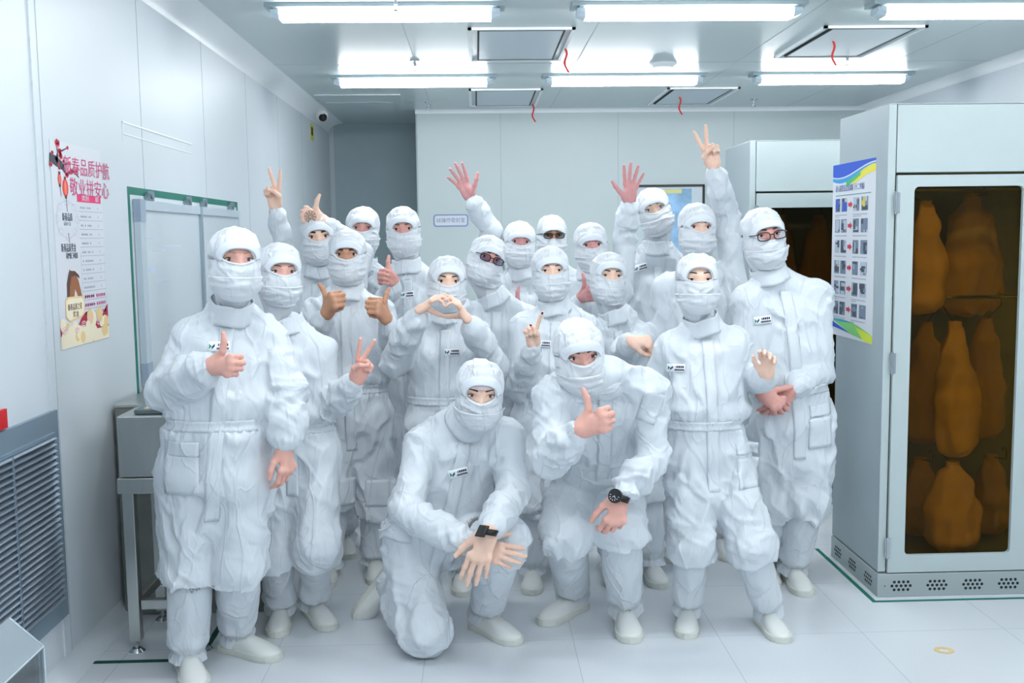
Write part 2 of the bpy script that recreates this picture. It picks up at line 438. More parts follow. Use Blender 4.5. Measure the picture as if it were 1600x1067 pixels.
o = bx('wall_tag', (XL+0.0005, p0[1], p1[2]), (XL+0.004, p1[1], p0[2]), mat('yellow_tag', (206, 204, 92), 0.5)); tag(o, 'small yellow tag high on the left wall by the camera', 'tag')
b = MB(); b.box((XL+0.0041, p0[1]+0.05, (p0[2]+p1[2])/2-0.03), (XL+0.0046, p1[1]-0.05, (p0[2]+p1[2])/2+0.05)); b.build('printed_mark', M_DARK, o)
# ------------------------------------------------------------------ left wall: louvre, poster, whiteboard
X0 = XL
pTR, pBR = atX(82, 640, X0), atX(97, 962, X0)
ya, yb, za, zb = 2.55, pTR[1], pBR[2], pTR[2]
t = thing('louver_vent', (X0, (ya+yb)/2, za), 'aluminium louvred return air grille in the left wall', 'vent')
b = MB(); w = 0.075; d = 0.018
b.box((X0, ya, zb-w), (X0+d, yb, zb)); b.box((X0, ya, za), (X0+d, yb, za+w)); b.box((X0, yb-w*0.75, za+w), (X0+d, yb, zb-w)); b.box((X0, ya, za+w), (X0+d, ya+w, zb-w))
b.box((X0+.001, yb-w*0.75-0.012, za+w+.012), (X0+0.03, yb-w*0.75, zb-w-.012)); b.box((X0+.001, ya+w, zb-w-0.012), (X0+0.031, yb-w*.75, zb-w)); b.box((X0+.001, ya+w, za+w), (X0+0.031, yb-w*.75, za+w+0.012))
b.build('frame', mat('grille_frame', (132, 150, 164), 0.4, 0.3), t)
b = MB(); b.box((X0+0.0008, ya+w, za+w), (X0+0.002, yb-w*.75, zb-w)); b.build('recess_shade_sheet', mat('grille_shade', (40, 54, 66), 0.6), t)  # dark sheet painted as the shade behind the slats
b = MB(); n = 27
for i in range(n):
    z = za+w+0.02+(zb-za-2*w-0.035)*i/(n-1)
    b.obox((X0+0.026, (ya+w+yb-w*.75)/2, z), (0.014, 0, -0.0075), (0, (yb-w*.75-ya-w)/2-0.012, 0), (0.0006, 0, 0.0012))
b.build('slats', M_SLAT, t)
b = MB()
for y in (3.42, 2.95): bx('tie_bar', (X0+0.036, y-0.004, za+w+.012), (X0+0.041, y+0.004, zb-w-.012), M_SLAT, t)
p0, p1 = atX(0, 640, X0), atX(7, 668, X0)
o = bx('red_sign_plate', (X0+0.0005, p0[1]-0.25, p1[2]), (X0+0.012, p1[1], p0[2]), mat('red_plate', (200, 22, 30), 0.4)); tag(o, 'red plate on the left wall above the louvred grille', 'sign')

# --- festive price poster
c00, c10, c01 = atX(95, 547, X0), atX(170, 530, X0), atX(78, 218, X0)
pu = c10[1]-c00[1]; pv = c01[2]-c00[2]
t = thing('wall_poster', (X0, c00[1]+pu/2, c00[2]), 'festive paper poster with red lanterns and plum branch on the left wall', 'poster')
W_, H_ = pu, pv
A = Flat((X0, c00[1], c00[2]), (0, 1, 0), (0, 0, 1), (1, 0, 0), t)
paper = setmesh('paper', [A.P(0, 0, 0.0006), A.P(W_, 0, 0.0006), A.P(W_, H_, 0.0006), A.P(0, H_, 0.0006), A.P(0, 0, 0.002), A.P(W_, 0, 0.002), A.P(W_, H_, 0.002), A.P(0, H_, 0.002)],
        [(0, 3, 2, 1), (4, 5, 6, 7), (0, 1, 5, 4), (1, 2, 6, 5), (2, 3, 7, 6), (3, 0, 4, 7)], M_PAPER, t)
L1 = 0.0026
def U(px): return (px-80)/(160-80)*W_          # poster columns read off the photograph
def Vv(py): return H_*(1-(py-221)/(540-221))
M_BR = mat('ink_branch', (48, 52, 66), 0.6); M_PINK = mat('ink_magenta', (226, 40, 110), 0.6); M_CRIM = mat('ink_crimson', (168, 24, 58), 0.6)
M_PINKL = mat('ink_pink', (222, 120, 170), 0.6); M_LANT = mat('ink_lantern', (222, 60, 52), 0.6); M_INK = mat('ink_navy', (44, 56, 78), 0.6)
M_INKG = mat('ink_grey', (150, 158, 172), 0.6); M_GOLD = mat('ink_gold', (232, 200, 140), 0.6); M_CREAM = mat('ink_cream', (240, 228, 200), 0.6); M_BROWN = mat('ink_brown', (150, 92, 52), 0.6)
M_BROWND = mat('ink_dark_brown', (84, 50, 38), 0.6)
pl = A.stroke([(U(79), Vv(247)), (U(88), Vv(252)), (U(97), Vv(258)), (U(101), Vv(268))], [.035, .04, .03, .012]) + A.stroke([(U(88), Vv(252)), (U(91), Vv(240)), (U(90), Vv(228))], [.03, .014, .008]) \
   + A.stroke([(U(97), Vv(257)), (U(106), Vv(252))], [.012, .006]) + A.stroke([(U(102), Vv(270)), (U(112), Vv(262)), (U(122), Vv(272))], [.014, .01, .005]) + A.stroke([(U(95), Vv(236)), (U(106), Vv(228))], [.008, .004])
A.polys('printed_branch', pl, M_BR, L1)
rng = random.Random(4)
pl = []
for (px, py, r) in [(91, 224, 5), (94, 236, 4), (95, 243, 4), (106, 228, 2.5), (83, 240, 2.5), (80, 258, 3), (103, 270, 4), (110, 264, 4), (118, 262, 3), (108, 252, 3), (99, 250, 2.5), (91, 256, 2.2), (92, 262, 2)]:
    for k in range(5):
        a = 2*PI*k/5+px; u, v = U(px)+r*.45*math.cos(a)*.006, Vv(py)+r*.45*math.sin(a)*.0035
        pl.append(A.ell(u, v, r*0.0022, r*0.0019, 8))
A.polys('printed_blossoms', pl, mat('ink_blossom', (224, 58, 86), 0.6), L1+0.0003)
for (px, py, w, h) in [(91.5, 279, 2.6, 9), (99.5, 291, 4.6, 14)]:
    A.polys('printed_lantern', [A.ell(U(px), Vv(py), w*W_/80, h*H_/319)], M_LANT, L1+0.0002)
    A.polys('lantern_highlight', [A.ell(U(px), Vv(py), w*.4*W_/80, h*.8*H_/319)], mat('ink_lantern_light', (240, 120, 96), 0.6), L1+0.0004)
    A.polys('lantern_tassel', A.stroke([(U(px+.3), Vv(py+h)), (U(px+1), Vv(py+h+9+w*3))], .004)+[A.rect(U(px)-.01, Vv(py+h)-.006, U(px)+.01, Vv(py+h)+.008), A.rect(U(px)-.01, Vv(py-h)-.004, U(px)+.01, Vv(py-h)+.008)], M_BROWND, L1+0.0003)
M_TITLE = mat('ink_title', (204, 70, 122), 0.6)
A.text('title_lettering', '新春品质护航', U(98), Vv(257), 0.076, M_TITLE, L1+0.0006, 1.10)
A.text('title_lettering', '敬业拼安心', U(106), Vv(290), 0.076, M_TITLE, L1+0.0006, 1.14)
A.polys('table_header', [A.rect(U(117), Vv(311), U(157), Vv(299))], M_PINK, L1)
A.text('header_lettering', '类别', U(124), Vv(305), 0.026, M_PAPER, L1+0.0006, 1.6); A.text('header_lettering', '额', U(147), Vv(305), 0.026, M_PAPER, L1+0.0006, 1.6)
pl = []; pl2 = []
rows = [313+14.4*i for i in range(12)]
for i, r in enumerate(rows):
    pl += A.stroke([(U(118), Vv(r+13)), (U(159), Vv(r+13))], .0016)
    x = 121
    while x < 139:
        pl2.append(A.rect(U(x), Vv(r+8.5), U(x+1.6), Vv(r+5.5))); x += rng.choice((2.2, 2.4, 4.5))
    pl2.append(A.rect(U(150.5), Vv(r+8.5), U(151.3), Vv(r+5)))
pl += A.stroke([(U(118), Vv(392)), (U(118), Vv(484))], .0016)+A.stroke([(U(158.5), Vv(392)), (U(158.5), Vv(484))], .0016)
A.polys('table_rules', pl, M_INKG, L1); A.polys('table_rows', pl2, M_INKG, L1)
cl = A.ell(U(100), Vv(340), .105, .072, 40)
pl = []
for i in range(len(cl)): pl += A.stroke([cl[i], cl[(i+1) % len(cl)]], .003)
for k in range(8):
    a = 2*PI*k/8; e = A.ell(U(100)+.1*math.cos(a), Vv(340)+.068*math.sin(a), .022, .014, 10)
    for i in range(10): pl += A.stroke([e[i], e[(i+1) % 10]], .002)
A.polys('printed_cloud', pl, mat('ink_pale_blue', (196, 200, 216), 0.6), L1)
A.text('cloud_lettering', '新春品质', U(92), Vv(337), 0.034, M_INK, L1+0.0006, .75); A.text('cloud_lettering', '600×10', U(94), Vv(347), 0.022, M_INKG, L1+0.0006, 1.0)
A.polys('cord_print', A.stroke([(U(100.5), Vv(361)), (U(101.5), Vv(377))], .004), M_CRIM, L1)
A.text('bonus_lettering', '新春品质奖金', U(88), Vv(385), 0.036, M_INK, L1+0.0006, .68); A.text('amount_lettering', 'RMB 3400', U(95), Vv(397), 0.034, M_INK, L1+0.0006, .80)
# plain brown horse head over a scroll
A.polys('printed_horse', [[(U(93), Vv(462)), (U(94), Vv(440)), (U(97), Vv(424)), (U(99), Vv(417)), (U(101), Vv(422)), (U(107), Vv(424)), (U(112), Vv(436)), (U(115), Vv(452)), (U(117), Vv(466)), (U(115), Vv(474)), (U(111), Vv(472)), (U(109), Vv(458)), (U(106), Vv(450)), (U(104), Vv(462))]], M_BROWN, L1)
A.polys('horse_mane', [[(U(93), Vv(462)), (U(93.5), Vv(440)), (U(96), Vv(428)), (U(99), Vv(420)), (U(107), Vv(421)), (U(113), Vv(428)), (U(114), Vv(434)), (U(107), Vv(428)), (U(101), Vv(430)), (U(98), Vv(444)), (U(97), Vv(462))]], M_BROWND, L1+0.0003)
A.polys('printed_scroll', [[(U(90), Vv(466)), (U(94), Vv(462)), (U(115), Vv(463)), (U(119), Vv(468)), (U(119), Vv(488)), (U(115), Vv(494)), (U(95), Vv(499)), (U(90), Vv(492))]], M_CREAM, L1+0.0005)
e = [(U(90), Vv(466)), (U(94), Vv(462)), (U(115), Vv(463)), (U(119), Vv(468)), (U(119), Vv(488)), (U(115), Vv(494)), (U(95), Vv(499)), (U(90), Vv(492))]
pl = []
for i in range(8): pl += A.stroke([e[i], e[(i+1) % 8]], .007)
A.polys('scroll_border', pl, M_GOLD, L1+0.0007)
A.text('scroll_lettering', '新春品质之星', U(93), Vv(478), 0.028, M_BROWND, L1+0.0009, .85); A.text('scroll_lettering', '奖金', U(100), Vv(490), 0.026, M_BROWND, L1+0.0009, 1.2)
pl = []; plb = []
for r in (464, 477.5, 491):
    x = 121
    for k in range(11):
        if k in (5,): x += 2.5; continue
        q_ = pl if k < 5 else plb; q_.append(A.rect(U(x), Vv(r+3), U(x+2.6), Vv(r-1.5))); q_.append(A.rect(U(x+.9), Vv(r+4.5), U(x+1.5), Vv(r-3))); x += 3.4
A.polys('bonus_lettering', pl, M_PINKL, L1); A.polys('bonus_lettering', plb, M_PINKL, L1)
# wave border at the foot
top = [(U(80), Vv(505)), (U(86), Vv(502)), (U(93), Vv(506)), (U(97), Vv(513)), (U(104), Vv(514)), (U(108), Vv(508)), (U(113), Vv(498)), (U(121), Vv(489)), (U(129), Vv(490)), (U(134), Vv(500)), (U(139), Vv(508)), (U(146), Vv(505)), (U(152), Vv(494)), (U(158), Vv(484)), (W_, Vv(482))]
A.polys('wave_print', [[(0, Vv(545)*0+.03), (W_, .03)]+top[::-1]+[(0, Vv(505))]], M_CRIM, L1)
pl = []; pg = []; ps = []
for k in range(26):
    u = rng.random()*W_; v = rng.random()*.10+.008; r = .022+.02*rng.random()
    u = min(max(u, r), W_-r); pl.append(A.ell(u, max(v, r*1.0), r, r*.95, 16))
    if k % 3 == 0: pg.append(A.ell(u, max(v, r), r*.5, r*.45, 12))
A.polys('cloud_border', [A.rect(0, 0, W_, .05)], M_CREAM, L1+0.0003)
o = MB()
for j, e in enumerate(pl): o.add([A.P(u, v, L1+0.0005+0.00002*j) for u, v in e], [tuple(range(16))], j % 3 == 0 and 1 or 0)
o.build('cloud_puffs', [M_CREAM, M_GOLD], t)
for (px, py, r) in [(86, 513, 5), (105, 516, 3.6), (116, 508, 4), (127, 500, 5), (142, 510, 3.6)]:
    pts = [(U(px)+r*(1-k/22)*.007*math.cos(k*.6), Vv(py)+r*(1-k/22)*.0035*math.sin(k*.6)) for k in range(18)]
    A.polys('swirl', A.stroke(pts, .0045), mat('ink_swirl', (236, 190, 196), 0.6), L1+0.0013)

# --- whiteboard with green tape outline
q0, q1, q2 = atX(205, 312, X0), atX(368, 331, X0), atX(223, 600, X0)
ya, yb, za, zb = (q0[1]+q2[1])/2, q1[1]-0.02, q2[2], q0[2]
t = thing('whiteboard', (X0, (ya+yb)/2, za), 'aluminium framed whiteboard on the left wall behind the first man', 'whiteboard')
bx('panel', (X0+0.004, ya+.01, za+.01), (X0+0.02, yb-.01, zb-.01), M_WB, t)
b = MB(); w = 0.045
for lo, hi in (((ya+w*1.6, zb-w), (yb, zb)), ((ya+w*1.6, za), (yb, za+w)), ((ya, za), (ya+w*1.6, zb)), ((yb-w, za+w), (yb, zb-w))):
    b.box((X0+0.002, lo[0], lo[1]), (X0+0.032, hi[0], hi[1]))
b.build('frame', mat('board_frame', (196, 208, 218), 0.35, 0.2), t)
ym = atX(306, 330, X0)[1]
bx('middle_rail', (X0+0.02, ym-0.02, za), (X0+0.034, ym+0.02, zb), mat('board_rail', (168, 184, 194), 0.35, 0.6), t)
b = MB()
for px in (229, 289, 314, 357): 
    yy = atX(px, 322, X0)[1]; b = MB(); b.box((X0+.003, yy-0.03, zb+.001), (X0+0.03, yy+0.03, zb+0.035)); b.cyl((X0+0.015, yy, zb+0.03), (1, 0, 0), 0.02, 0.02, 10); b.build('hanger_clip', M_ALU, t)
for z0_, z1_ in ((zb-0.10, zb+.004), (za-.004, za+.1)): bx('corner_cap', (X0+0.002, ya-0.003, z0_), (X0+0.036, ya+0.075, z1_), mat('corner_grey', (150, 166, 184), 0.5), t)
b = MB()
for (y, z, w2, h2) in ((5.02, 1.66, .16, .004), (5.06, 1.60, .22, .004), (5.0, 1.5, .10, .02), (5.25, 1.62, .3, .003), (5.1, 1.44, .16, .01)):
    b.box((X0+0.0201, y, z), (X0+0.0204, y+w2, z+h2))
b.build('faded_writing', mat('faded_blue_ink', (196, 208, 230), 0.4), t)
g0, g1, g2 = atX(198, 291, X0), atX(368, 319, X0), atX(215, 624, X0)
t = thing('green_tape_border', (X0, (g0[1]+g1[1])/2, g2[2]), 'green tape outline stuck on the wall around the whiteboard', 'tape')
b = MB(); gy = (g0[1]+g2[1])/2
b.box((X0+.0003, gy+.03, g0[2]-0.035), (X0+0.0015, g1[1]+0.01, g0[2])); b.box((X0+.0003, gy, g2[2]), (X0+0.0015, gy+0.03, g0[2])); b.box((X0+.0003, g1[1]+0.01, g0[2]-0.5), (X0+0.0015, g1[1]+0.05, g0[2]))
b.build('tape_strip', M_TAPE, t)

# ------------------------------------------------------------------ bench and steel cabinet on the left
f0 = atZ(216, 1016, 0.0)
bx0, by0 = f0[0]-0.03, f0[1]-0.03
bx1, by1 = -1.10, 4.42
t = thing('steel_bench', (bx0, by0, 0), 'stainless steel machine bench with legs beside the first man', 'bench')
zt = 0.965; zf = 0.70
b = MB(); b.box((bx0, by0, zf+0.02), (bx1, by1, zt)); b.build('body', M_STEEL, t, 0.006)
b = MB(); b.box((bx0-0.008, by0-0.008, zf-0.045), (bx1+0.008, by1, zf+0.018)); b.build('frame_rail', M_STEEL, t, 0.004)
for (x, y) in ((bx0+0.005, by0+0.005), (bx1-0.05, by0+0.005), (bx0+0.005, by1-0.05), (bx1-0.05, by1-0.05)):
    l = bx('leg', (x, y, 0.045), (x+0.045, y+0.045, zf-0.045), M_STEEL, t, 0.003)
    b = MB(); b.cyl((x+.022, y+.022, 0.012), (0, 0, 1), 0.008, 0.034, 10); b.cyl((x+.022, y+.022, 0.0), (0, 0, 1), 0.032, 0.013, 20, 0, 0.018); b.build('levelling_foot', M_CHROME, l)
b = MB(); b.box((bx0+.055, by0+.012, .175), (bx1-.055, by0+.045, .215)); b.box((bx0+.012, by0+.055, .175), (bx0+.043, by1-.055, .215)); b.build('lower_rail', M_STEEL, t, 0.003)
f1 = atZ(180, 973, 0.0)
t = thing('steel_cabinet', (f1[0], f1[1], 0), 'tall plain dull steel cabinet standing behind the steel bench', 'cabinet')
b = MB(); b.box((XL+0.015, by1+0.03, 0.0), (-0.95, by1+0.62, 0.93)); b.build('body', M_STEELD, t, 0.005)
b = MB(); b.box((XL+0.015, by1+0.025, 0.93), (-0.95, by1+0.62, 0.945)); b.build('top_sheet', M_STEEL, t, 0.003)
# clipboard with stickers on the bench top
t = thing('clipboard', (-1.24, 4.2, zt), 'dark clipboard with cream stickers lying on the steel bench', 'clipboard')
bx('board', (-1.37, 4.06, zt+0.001), (-1.13, 4.40, zt+0.018), mat('clipboard_grey', (96, 112, 116), 0.5), t, 0.003)
for (y0, y1) in ((4.09, 4.19), (4.25, 4.33)): bx('sticker', (-1.34, y0, zt+0.0181), (-1.22, y1, zt+0.0188), mat('cream_sticker', (232, 206, 150), 0.6), t)
bx('black_edge', (-1.20, 4.055, zt+0.0181), (-1.13, 4.30, zt+0.03), M_BLACK, t, 0.004)
# clear dispenser box at the lower left corner
pc = atY(68, 1010, 3.3)
t = thing('acrylic_bin', (-1.5, 3.0, 0), 'clear acrylic bin with sloping lid at the bottom left corner', 'bin')
M_CLR = glass_mat('clear_acrylic', (0.95, 0.965, 0.975), 0.05, 0.10); M_CLRE = mat('acrylic_edge', (206, 222, 230), 0.15)
xa, xb, yA, yB = XL+0.05, pc[0], 2.55, pc[1]; za, zb = pc[2]+0.10, pc[2]
def prism(b, y0, y1, x0, x1, z0l, z0r, z1l, z1r): b.add([(x0,y0,z0l),(x1,y0,z0r),(x1,y1,z0r),(x0,y1,z0l),(x0,y0,z1l),(x1,y0,z1r),(x1,y1,z1r),(x0,y1,z1l)], [(0,3,2,1),(4,5,6,7),(0,1,5,4),(1,2,6,5),(2,3,7,6),(3,0,4,7)])
b = MB(); prism(b, yA, yB, xa, xb, za-.006, zb-.006, za, zb); M_LID = mat('frosted_lid', (196, 208, 216), .12); M_LID.node_tree.nodes['Principled BSDF'].inputs['Alpha'].default_value = .6
b.build('sloping_lid', M_LID, t)
b = MB(); b.box((xb-.006, yA, 0.004), (xb, yB, zb-.008)); prism(b, yB-.006, yB, xa, xb-.007, .004, .004, za-.008, zb-.008); b.build('side_panels', M_CLR, t)
b = MB()
b.tube([(xb, yA, zb), (xb, yB, zb), (xa, yB, za)], 0.004, 6); b.tube([(xb, yB, zb), (xb, yB, 0.004)], 0.004, 6); b.tube([(xb-.02, yA, zb-.012), (xb-.02, yB-.015, zb-.012)], .002, 6)
b.build('polished_edges', M_CLRE, t)
bx('base', (xa, yA, 0.0), (xb, yB, 0.006), mat('bin_base', (170, 186, 196), .5), t)

# ------------------------------------------------------------------ floor tapes, ring, green mat
def floor_tape(name, pts, w, m, label):
    b = MB(); hw = w/2
    for (x0, y0), (x1, y1) in zip(pts, pts[1:]):
        if abs(x1-x0) > abs(y1-y0): b.box((min(x0, x1)-hw, y0-hw, 0.0003), (max(x0, x1)+hw, y0+hw, 0.0016))
        else: b.box((x0-hw, min(y0, y1)+hw, 0.0003), (x0+hw, max(y0, y1), 0.0016))
    return tag(b.build(name, m), label, 'tape')
q = atZ(112, 1036, 0); q2 = atZ(330, 1000, 0)
floor_tape('floor_tape', [(XL+0.02, q[1]), (q2[0], q[1]), (q2[0], 5.0)], 0.026, M_TAPED, 'dark green floor tape around the steel bench on the left')
q = atZ(1366, 940, 0); q2 = atZ(1281, 862, 0)
floor_tape('floor_tape', [(3.6, q[1]), (q[0], q[1]), (q[0], q2[1]+0.05)], 0.02, M_TAPE, 'green floor tape around the foot of the right cabinet')
q = atZ(1475, 1016, 0)
b = MB(); n = 28
for r0, r1 in ((0.016, 0.034),):
    V = [(q[0]+r*math.cos(2*PI*k/n)*1.15, q[1]+r*math.sin(2*PI*k/n), z) for z in (0.0004, 0.0014) for r in (r0, r1) for k in range(n)]
    F = [(2*n+k, 3*n+k, 3*n+(k+1) % n, 2*n+(k+1) % n) for k in range(n)]+[(n+k, n+(k+1) % n, 3*n+(k+1) % n, 3*n+k) for k in range(n)]+[(k, 2*n+k, 2*n+(k+1) % n, (k+1) % n) for k in range(n)]
    b.add(V, F)
tag(b.build('ring_sticker', mat('tan_sticker', (214, 190, 140), 0.6)), 'small tan ring stuck to the floor at the lower right', 'sticker')
q = atZ(933, 838, 0)
o = bx('floor_sign', (q[0]-0.14, q[1]-0.12, 0.0004), (q[0]+0.14, q[1]+0.16, 0.002), mat('green_floor_sign', (20, 92, 70), 0.5)); tag(o, 'green floor sign seen between the bending man\'s legs', 'floor sign')
b = MB()
for dx, dy, w2, h2 in ((-.05, .06, .05, .03), (-.02, .01, .06, .02), (-.08, -.05, .03, .03), (.04, -.03, .04, .02)): b.box((q[0]+dx, q[1]+dy, .0021), (q[0]+dx+w2, q[1]+dy+h2, .0025))
b.build('white_marks', M_PAPER, o)

# ------------------------------------------------------------------ back wall: small sign, framed board
q0, q1 = atY(677, 335, YB), atY(732, 354, YB)
t = thing('wall_sign', ((q0[0]+q1[0])/2, YB, q1[2]), 'small white sign with blue border on the back wall', 'sign')
A = Flat((q0[0], YB, q1[2]), (1, 0, 0), (0, 0, 1), (0, -1, 0), t); w_, h_ = q1[0]-q0[0], q0[2]-q1[2]
def rrect(u0, v0, u1, v1, r, n=5):
    out = []
    for cx, cyy, a0 in ((u1-r, v1-r, 0), (u0+r, v1-r, PI/2), (u0+r, v0+r, PI), (u1-r, v0+r, 3*PI/2)):
        out += [(cx+r*math.cos(a0+PI/2*i/n), cyy+r*math.sin(a0+PI/2*i/n)) for i in range(n+1)]
    return out
b = MB()
def plate(name, u0, v0, u1, v1, r, th0, th1, m):
    P = rrect(u0, v0, u1, v1, r); n = len(P); b = MB()
    V = [A.P(u, v, th0) for u, v in P]+[A.P(u, v, th1) for u, v in P]
    b.add(V, [tuple(range(n)), tuple(range(2*n-1, n-1, -1))]+[(i, n+i, n+(i+1) % n, (i+1) % n) for i in range(n)][::-1]); return b.build(name, m, t)
plate('border', 0, 0, w_, h_, .03, .0005, .004, mat('sign_blue', (128, 150, 190), 0.5))
plate('plate', .014, .014, w_-.014, h_-.014, .02, .0042, .006, M_PAPER)
A.text('lettering', 'EE操作密封室', w_/2, h_/2, 0.052, mat('sign_ink', (92, 116, 170), 0.5), .0064, 0.92, 'CENTER')
q0, q1 = atY(978, 291, YB), atY(1099, 293, YB); q2 = atY(978, 470, YB)
t = thing('framed_notice_board', ((q0[0]+q1[0])/2, YB, q2[2]), 'black edged notice board on the back wall behind the tall man', 'notice board')
A = Flat((q0[0], YB, q2[2]), (1, 0, 0), (0, 0, 1), (0, -1, 0), t); w_, h_ = q1[0]-q0[0], q0[2]-q2[2]
bx('board', (q0[0], YB-0.012, q2[2]), (q1[0], YB-0.001, q0[2]), mat('notice_board', (196, 210, 216), 0.4), t)
b = MB(); b.box((q0[0]-.01, YB-.02, q0[2]-.012), (q1[0]+.01, YB-.002, q0[2]+.012)); b.box((q0[0]-.012, YB-.02, q2[2]), (q0[0]+.012, YB-.002, q0[2])); b.box((q1[0]-.012, YB-.02, q2[2]), (q1[0]+.012, YB-.002, q0[2]))
b.build('black_frame', M_BLACK, t)
m = mat('blue_print', (150, 190, 226), 0.5, noise=0.35, nscale=6)
A.polys('printed_sheet', [A.rect(.22, .05, w_-.12, h_-.03)], m, .0125)
A.polys('yellow_strip', [A.rect(.34, h_-.075, w_-.22, h_-.035)], mat('print_yellow', (214, 212, 140), .5), .0130)

# ------------------------------------------------------------------ garment cabinets
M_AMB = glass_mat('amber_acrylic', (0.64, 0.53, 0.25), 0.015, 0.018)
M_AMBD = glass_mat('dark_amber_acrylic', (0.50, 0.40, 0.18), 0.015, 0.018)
def cabinet(x0, y0, width, depth, h, label, npair, glass, door_w, gz0, gz1, perf):
    t = thing('garment_cabinet', (x0, y0, 0), label, 'cabinet')
    y1 = y0+depth; x1 = x0+width; s = 0.02; zb = 0.115; zdoor = h-0.305
    b = MB()
    b.box((x0, y0+0.004, zb), (x0+s, y1, h)); b.box((x1-s, y0+.004, zb), (x1, y1, h)); b.box((x0+s, y1-s, zb), (x1-s, y1, h)); b.box((x0+s, y0+.03, zb), (x1-s, y1-s, zb+s)); b.box((x0+s, y0+.03, zdoor+.01), (x1-s, y1-s, zdoor+.03))
    b.build('carcass', M_CABD, t, 0.002)
    b = MB(); b.box((x0+0.0, y0-0.001, zb), (x0+0.035, y0+0.0035, h)); b.build('corner_post', M_CAB, t, 0.003)
    b = MB(); b.box((x0+.038, y0-0.004, zdoor+0.012), (x1, y0+.028, h-.002)); b.box((x0+.001, y0, h), (x1, y1, h+.004)); b.build('top_fascia', M_CAB, t, 0.002)
    b = MB(); b.box((x0-.004, y0-.012, 0.0), (x1+.004, y1, zb-.006)); pl = b.build('plinth', mat('plinth_steel', (168, 178, 180), 0.4, 0.3), t, 0.004)
    if perf:
        def hole_discs(c, du, nrm, n0):
            b = MB()
            for r in range(3):
                k = 5 if r != 1 else 6
                for i in range(4 if r != 1 else 5):
                    off = (i-(1.5 if r != 1 else 2))*0.021
                    p = np.array(c)+np.array(du)*off*n0+np.array([0, 0, (r-1)*0.018]); b.cyl(p, nrm, 0.0068, 0.0006, 12)
            b.build('vent_hole_shade', M_DARK, pl)  # flat dark discs stand in for the shade inside the holes
        for cx in (0.105, 0.27, 0.435, 0.6): hole_discs((x0+cx, y0-.012, .052), (1, 0, 0), (0, -1, 0), 1)
        for cyy in (0.10, 0.30, 0.5): hole_discs((x0-.004, y0+cyy, .052), (0, 1, 0), (-1, 0, 0), 1)
        b = MB(); b.cyl((x0+.03, y0-.012, .052), (0, -1, 0), .003, .0006, 10); b.build('rivet', M_DARK, pl)
    xd = x0+0.040
    for k in range(npair):
        dx0, dx1 = xd+k*(door_w+.006), xd+k*(door_w+.006)+door_w
        fl, fr = (0.055, 0.085) if k == 0 else (.085, .055)
        gx0, gx1 = dx0+door_w*0.115, dx1-door_w*0.145
        dr = MB(); ya, yb = y0-0.014, y0+.004
        dr.box((dx0, ya, zb), (gx0, yb, zdoor)); dr.box((gx1, ya, zb), (dx1, yb, zdoor)); dr.box((gx0, ya, zb), (gx1, yb, gz0)); dr.box((gx0, ya, gz1), (gx1, yb, zdoor))
        # rounded inner corners
        for cx, cz, sx, sz in ((gx0, gz0, 1, 1), (gx1, gz0, -1, 1), (gx0, gz1, 1, -1), (gx1, gz1, -1, -1)):
            r = .022; arc = [(cx+sx*r*(1-math.sin(a)), cz+sz*r*(1-math.cos(a))) for a in [PI/2*i/5 for i in range(6)]]
            poly = [(cx, cz)]+arc
            n = len(poly)
            V = [(x, ya, z) for x, z in poly]+[(x, yb, z) for x, z in poly]
            dr.add(V, [tuple(range(n)), tuple(range(2*n-1, n-1, -1))])
        d = dr.build('door', M_CAB, t)
        bx('tinted_pane', (gx0-.012, y0+.005, gz0-.012), (gx1+.012, y0+.009, gz1+.012), glass, d)
        if k == 0:
            for hz in (zdoor-.12, 1.07 if h > 2 else 1, .23):
                hb = MB(); hb.cyl((dx0-.004, y0-.016, hz-.05), (0, 0, 1), .006, .1, 10); hb.box((dx0-.014, y0-.0165, hz-.045), (dx0+.012, y0-.0142, hz+.045)); hb.build('hinge', M_CHROME, d)
        hx = dx1-.055 if k == 0 else dx0+.025
        b = MB(); b.box((hx, y0-.0165, 1.0), (hx+.032, y0-.0142, 1.105)); h1 = b.build('handle', M_CHROME, d, .001)
        bx('recess_shade_plate', (hx+.009, y0-.0172, 1.02), (hx+.025, y0-.0166, 1.085), M_DARK, h1)  # dark plate on the handle stands in for a shaded recess
    b = MB(); b.tube([(x0+s, y0+depth*.45, zdoor-.05), (x1-s, y0+depth*.45, zdoor-.05)], .012, 10)
    (b.tube([(x0+s, y0+.27, 1.34), (x1-s, y0+.27, 1.34)], .010, 10) if perf else None); b.build('hanging_rail', M_CHROME, t)
    return t
qn = atZ(1365, 932, 0.0)
CX, CY = 1.795, qn[1]+.0
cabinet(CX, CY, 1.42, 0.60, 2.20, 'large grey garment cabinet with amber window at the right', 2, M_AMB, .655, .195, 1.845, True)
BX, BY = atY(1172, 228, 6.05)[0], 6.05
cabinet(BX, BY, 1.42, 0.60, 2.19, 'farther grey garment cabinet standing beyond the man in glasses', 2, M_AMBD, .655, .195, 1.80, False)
struct_gap = None

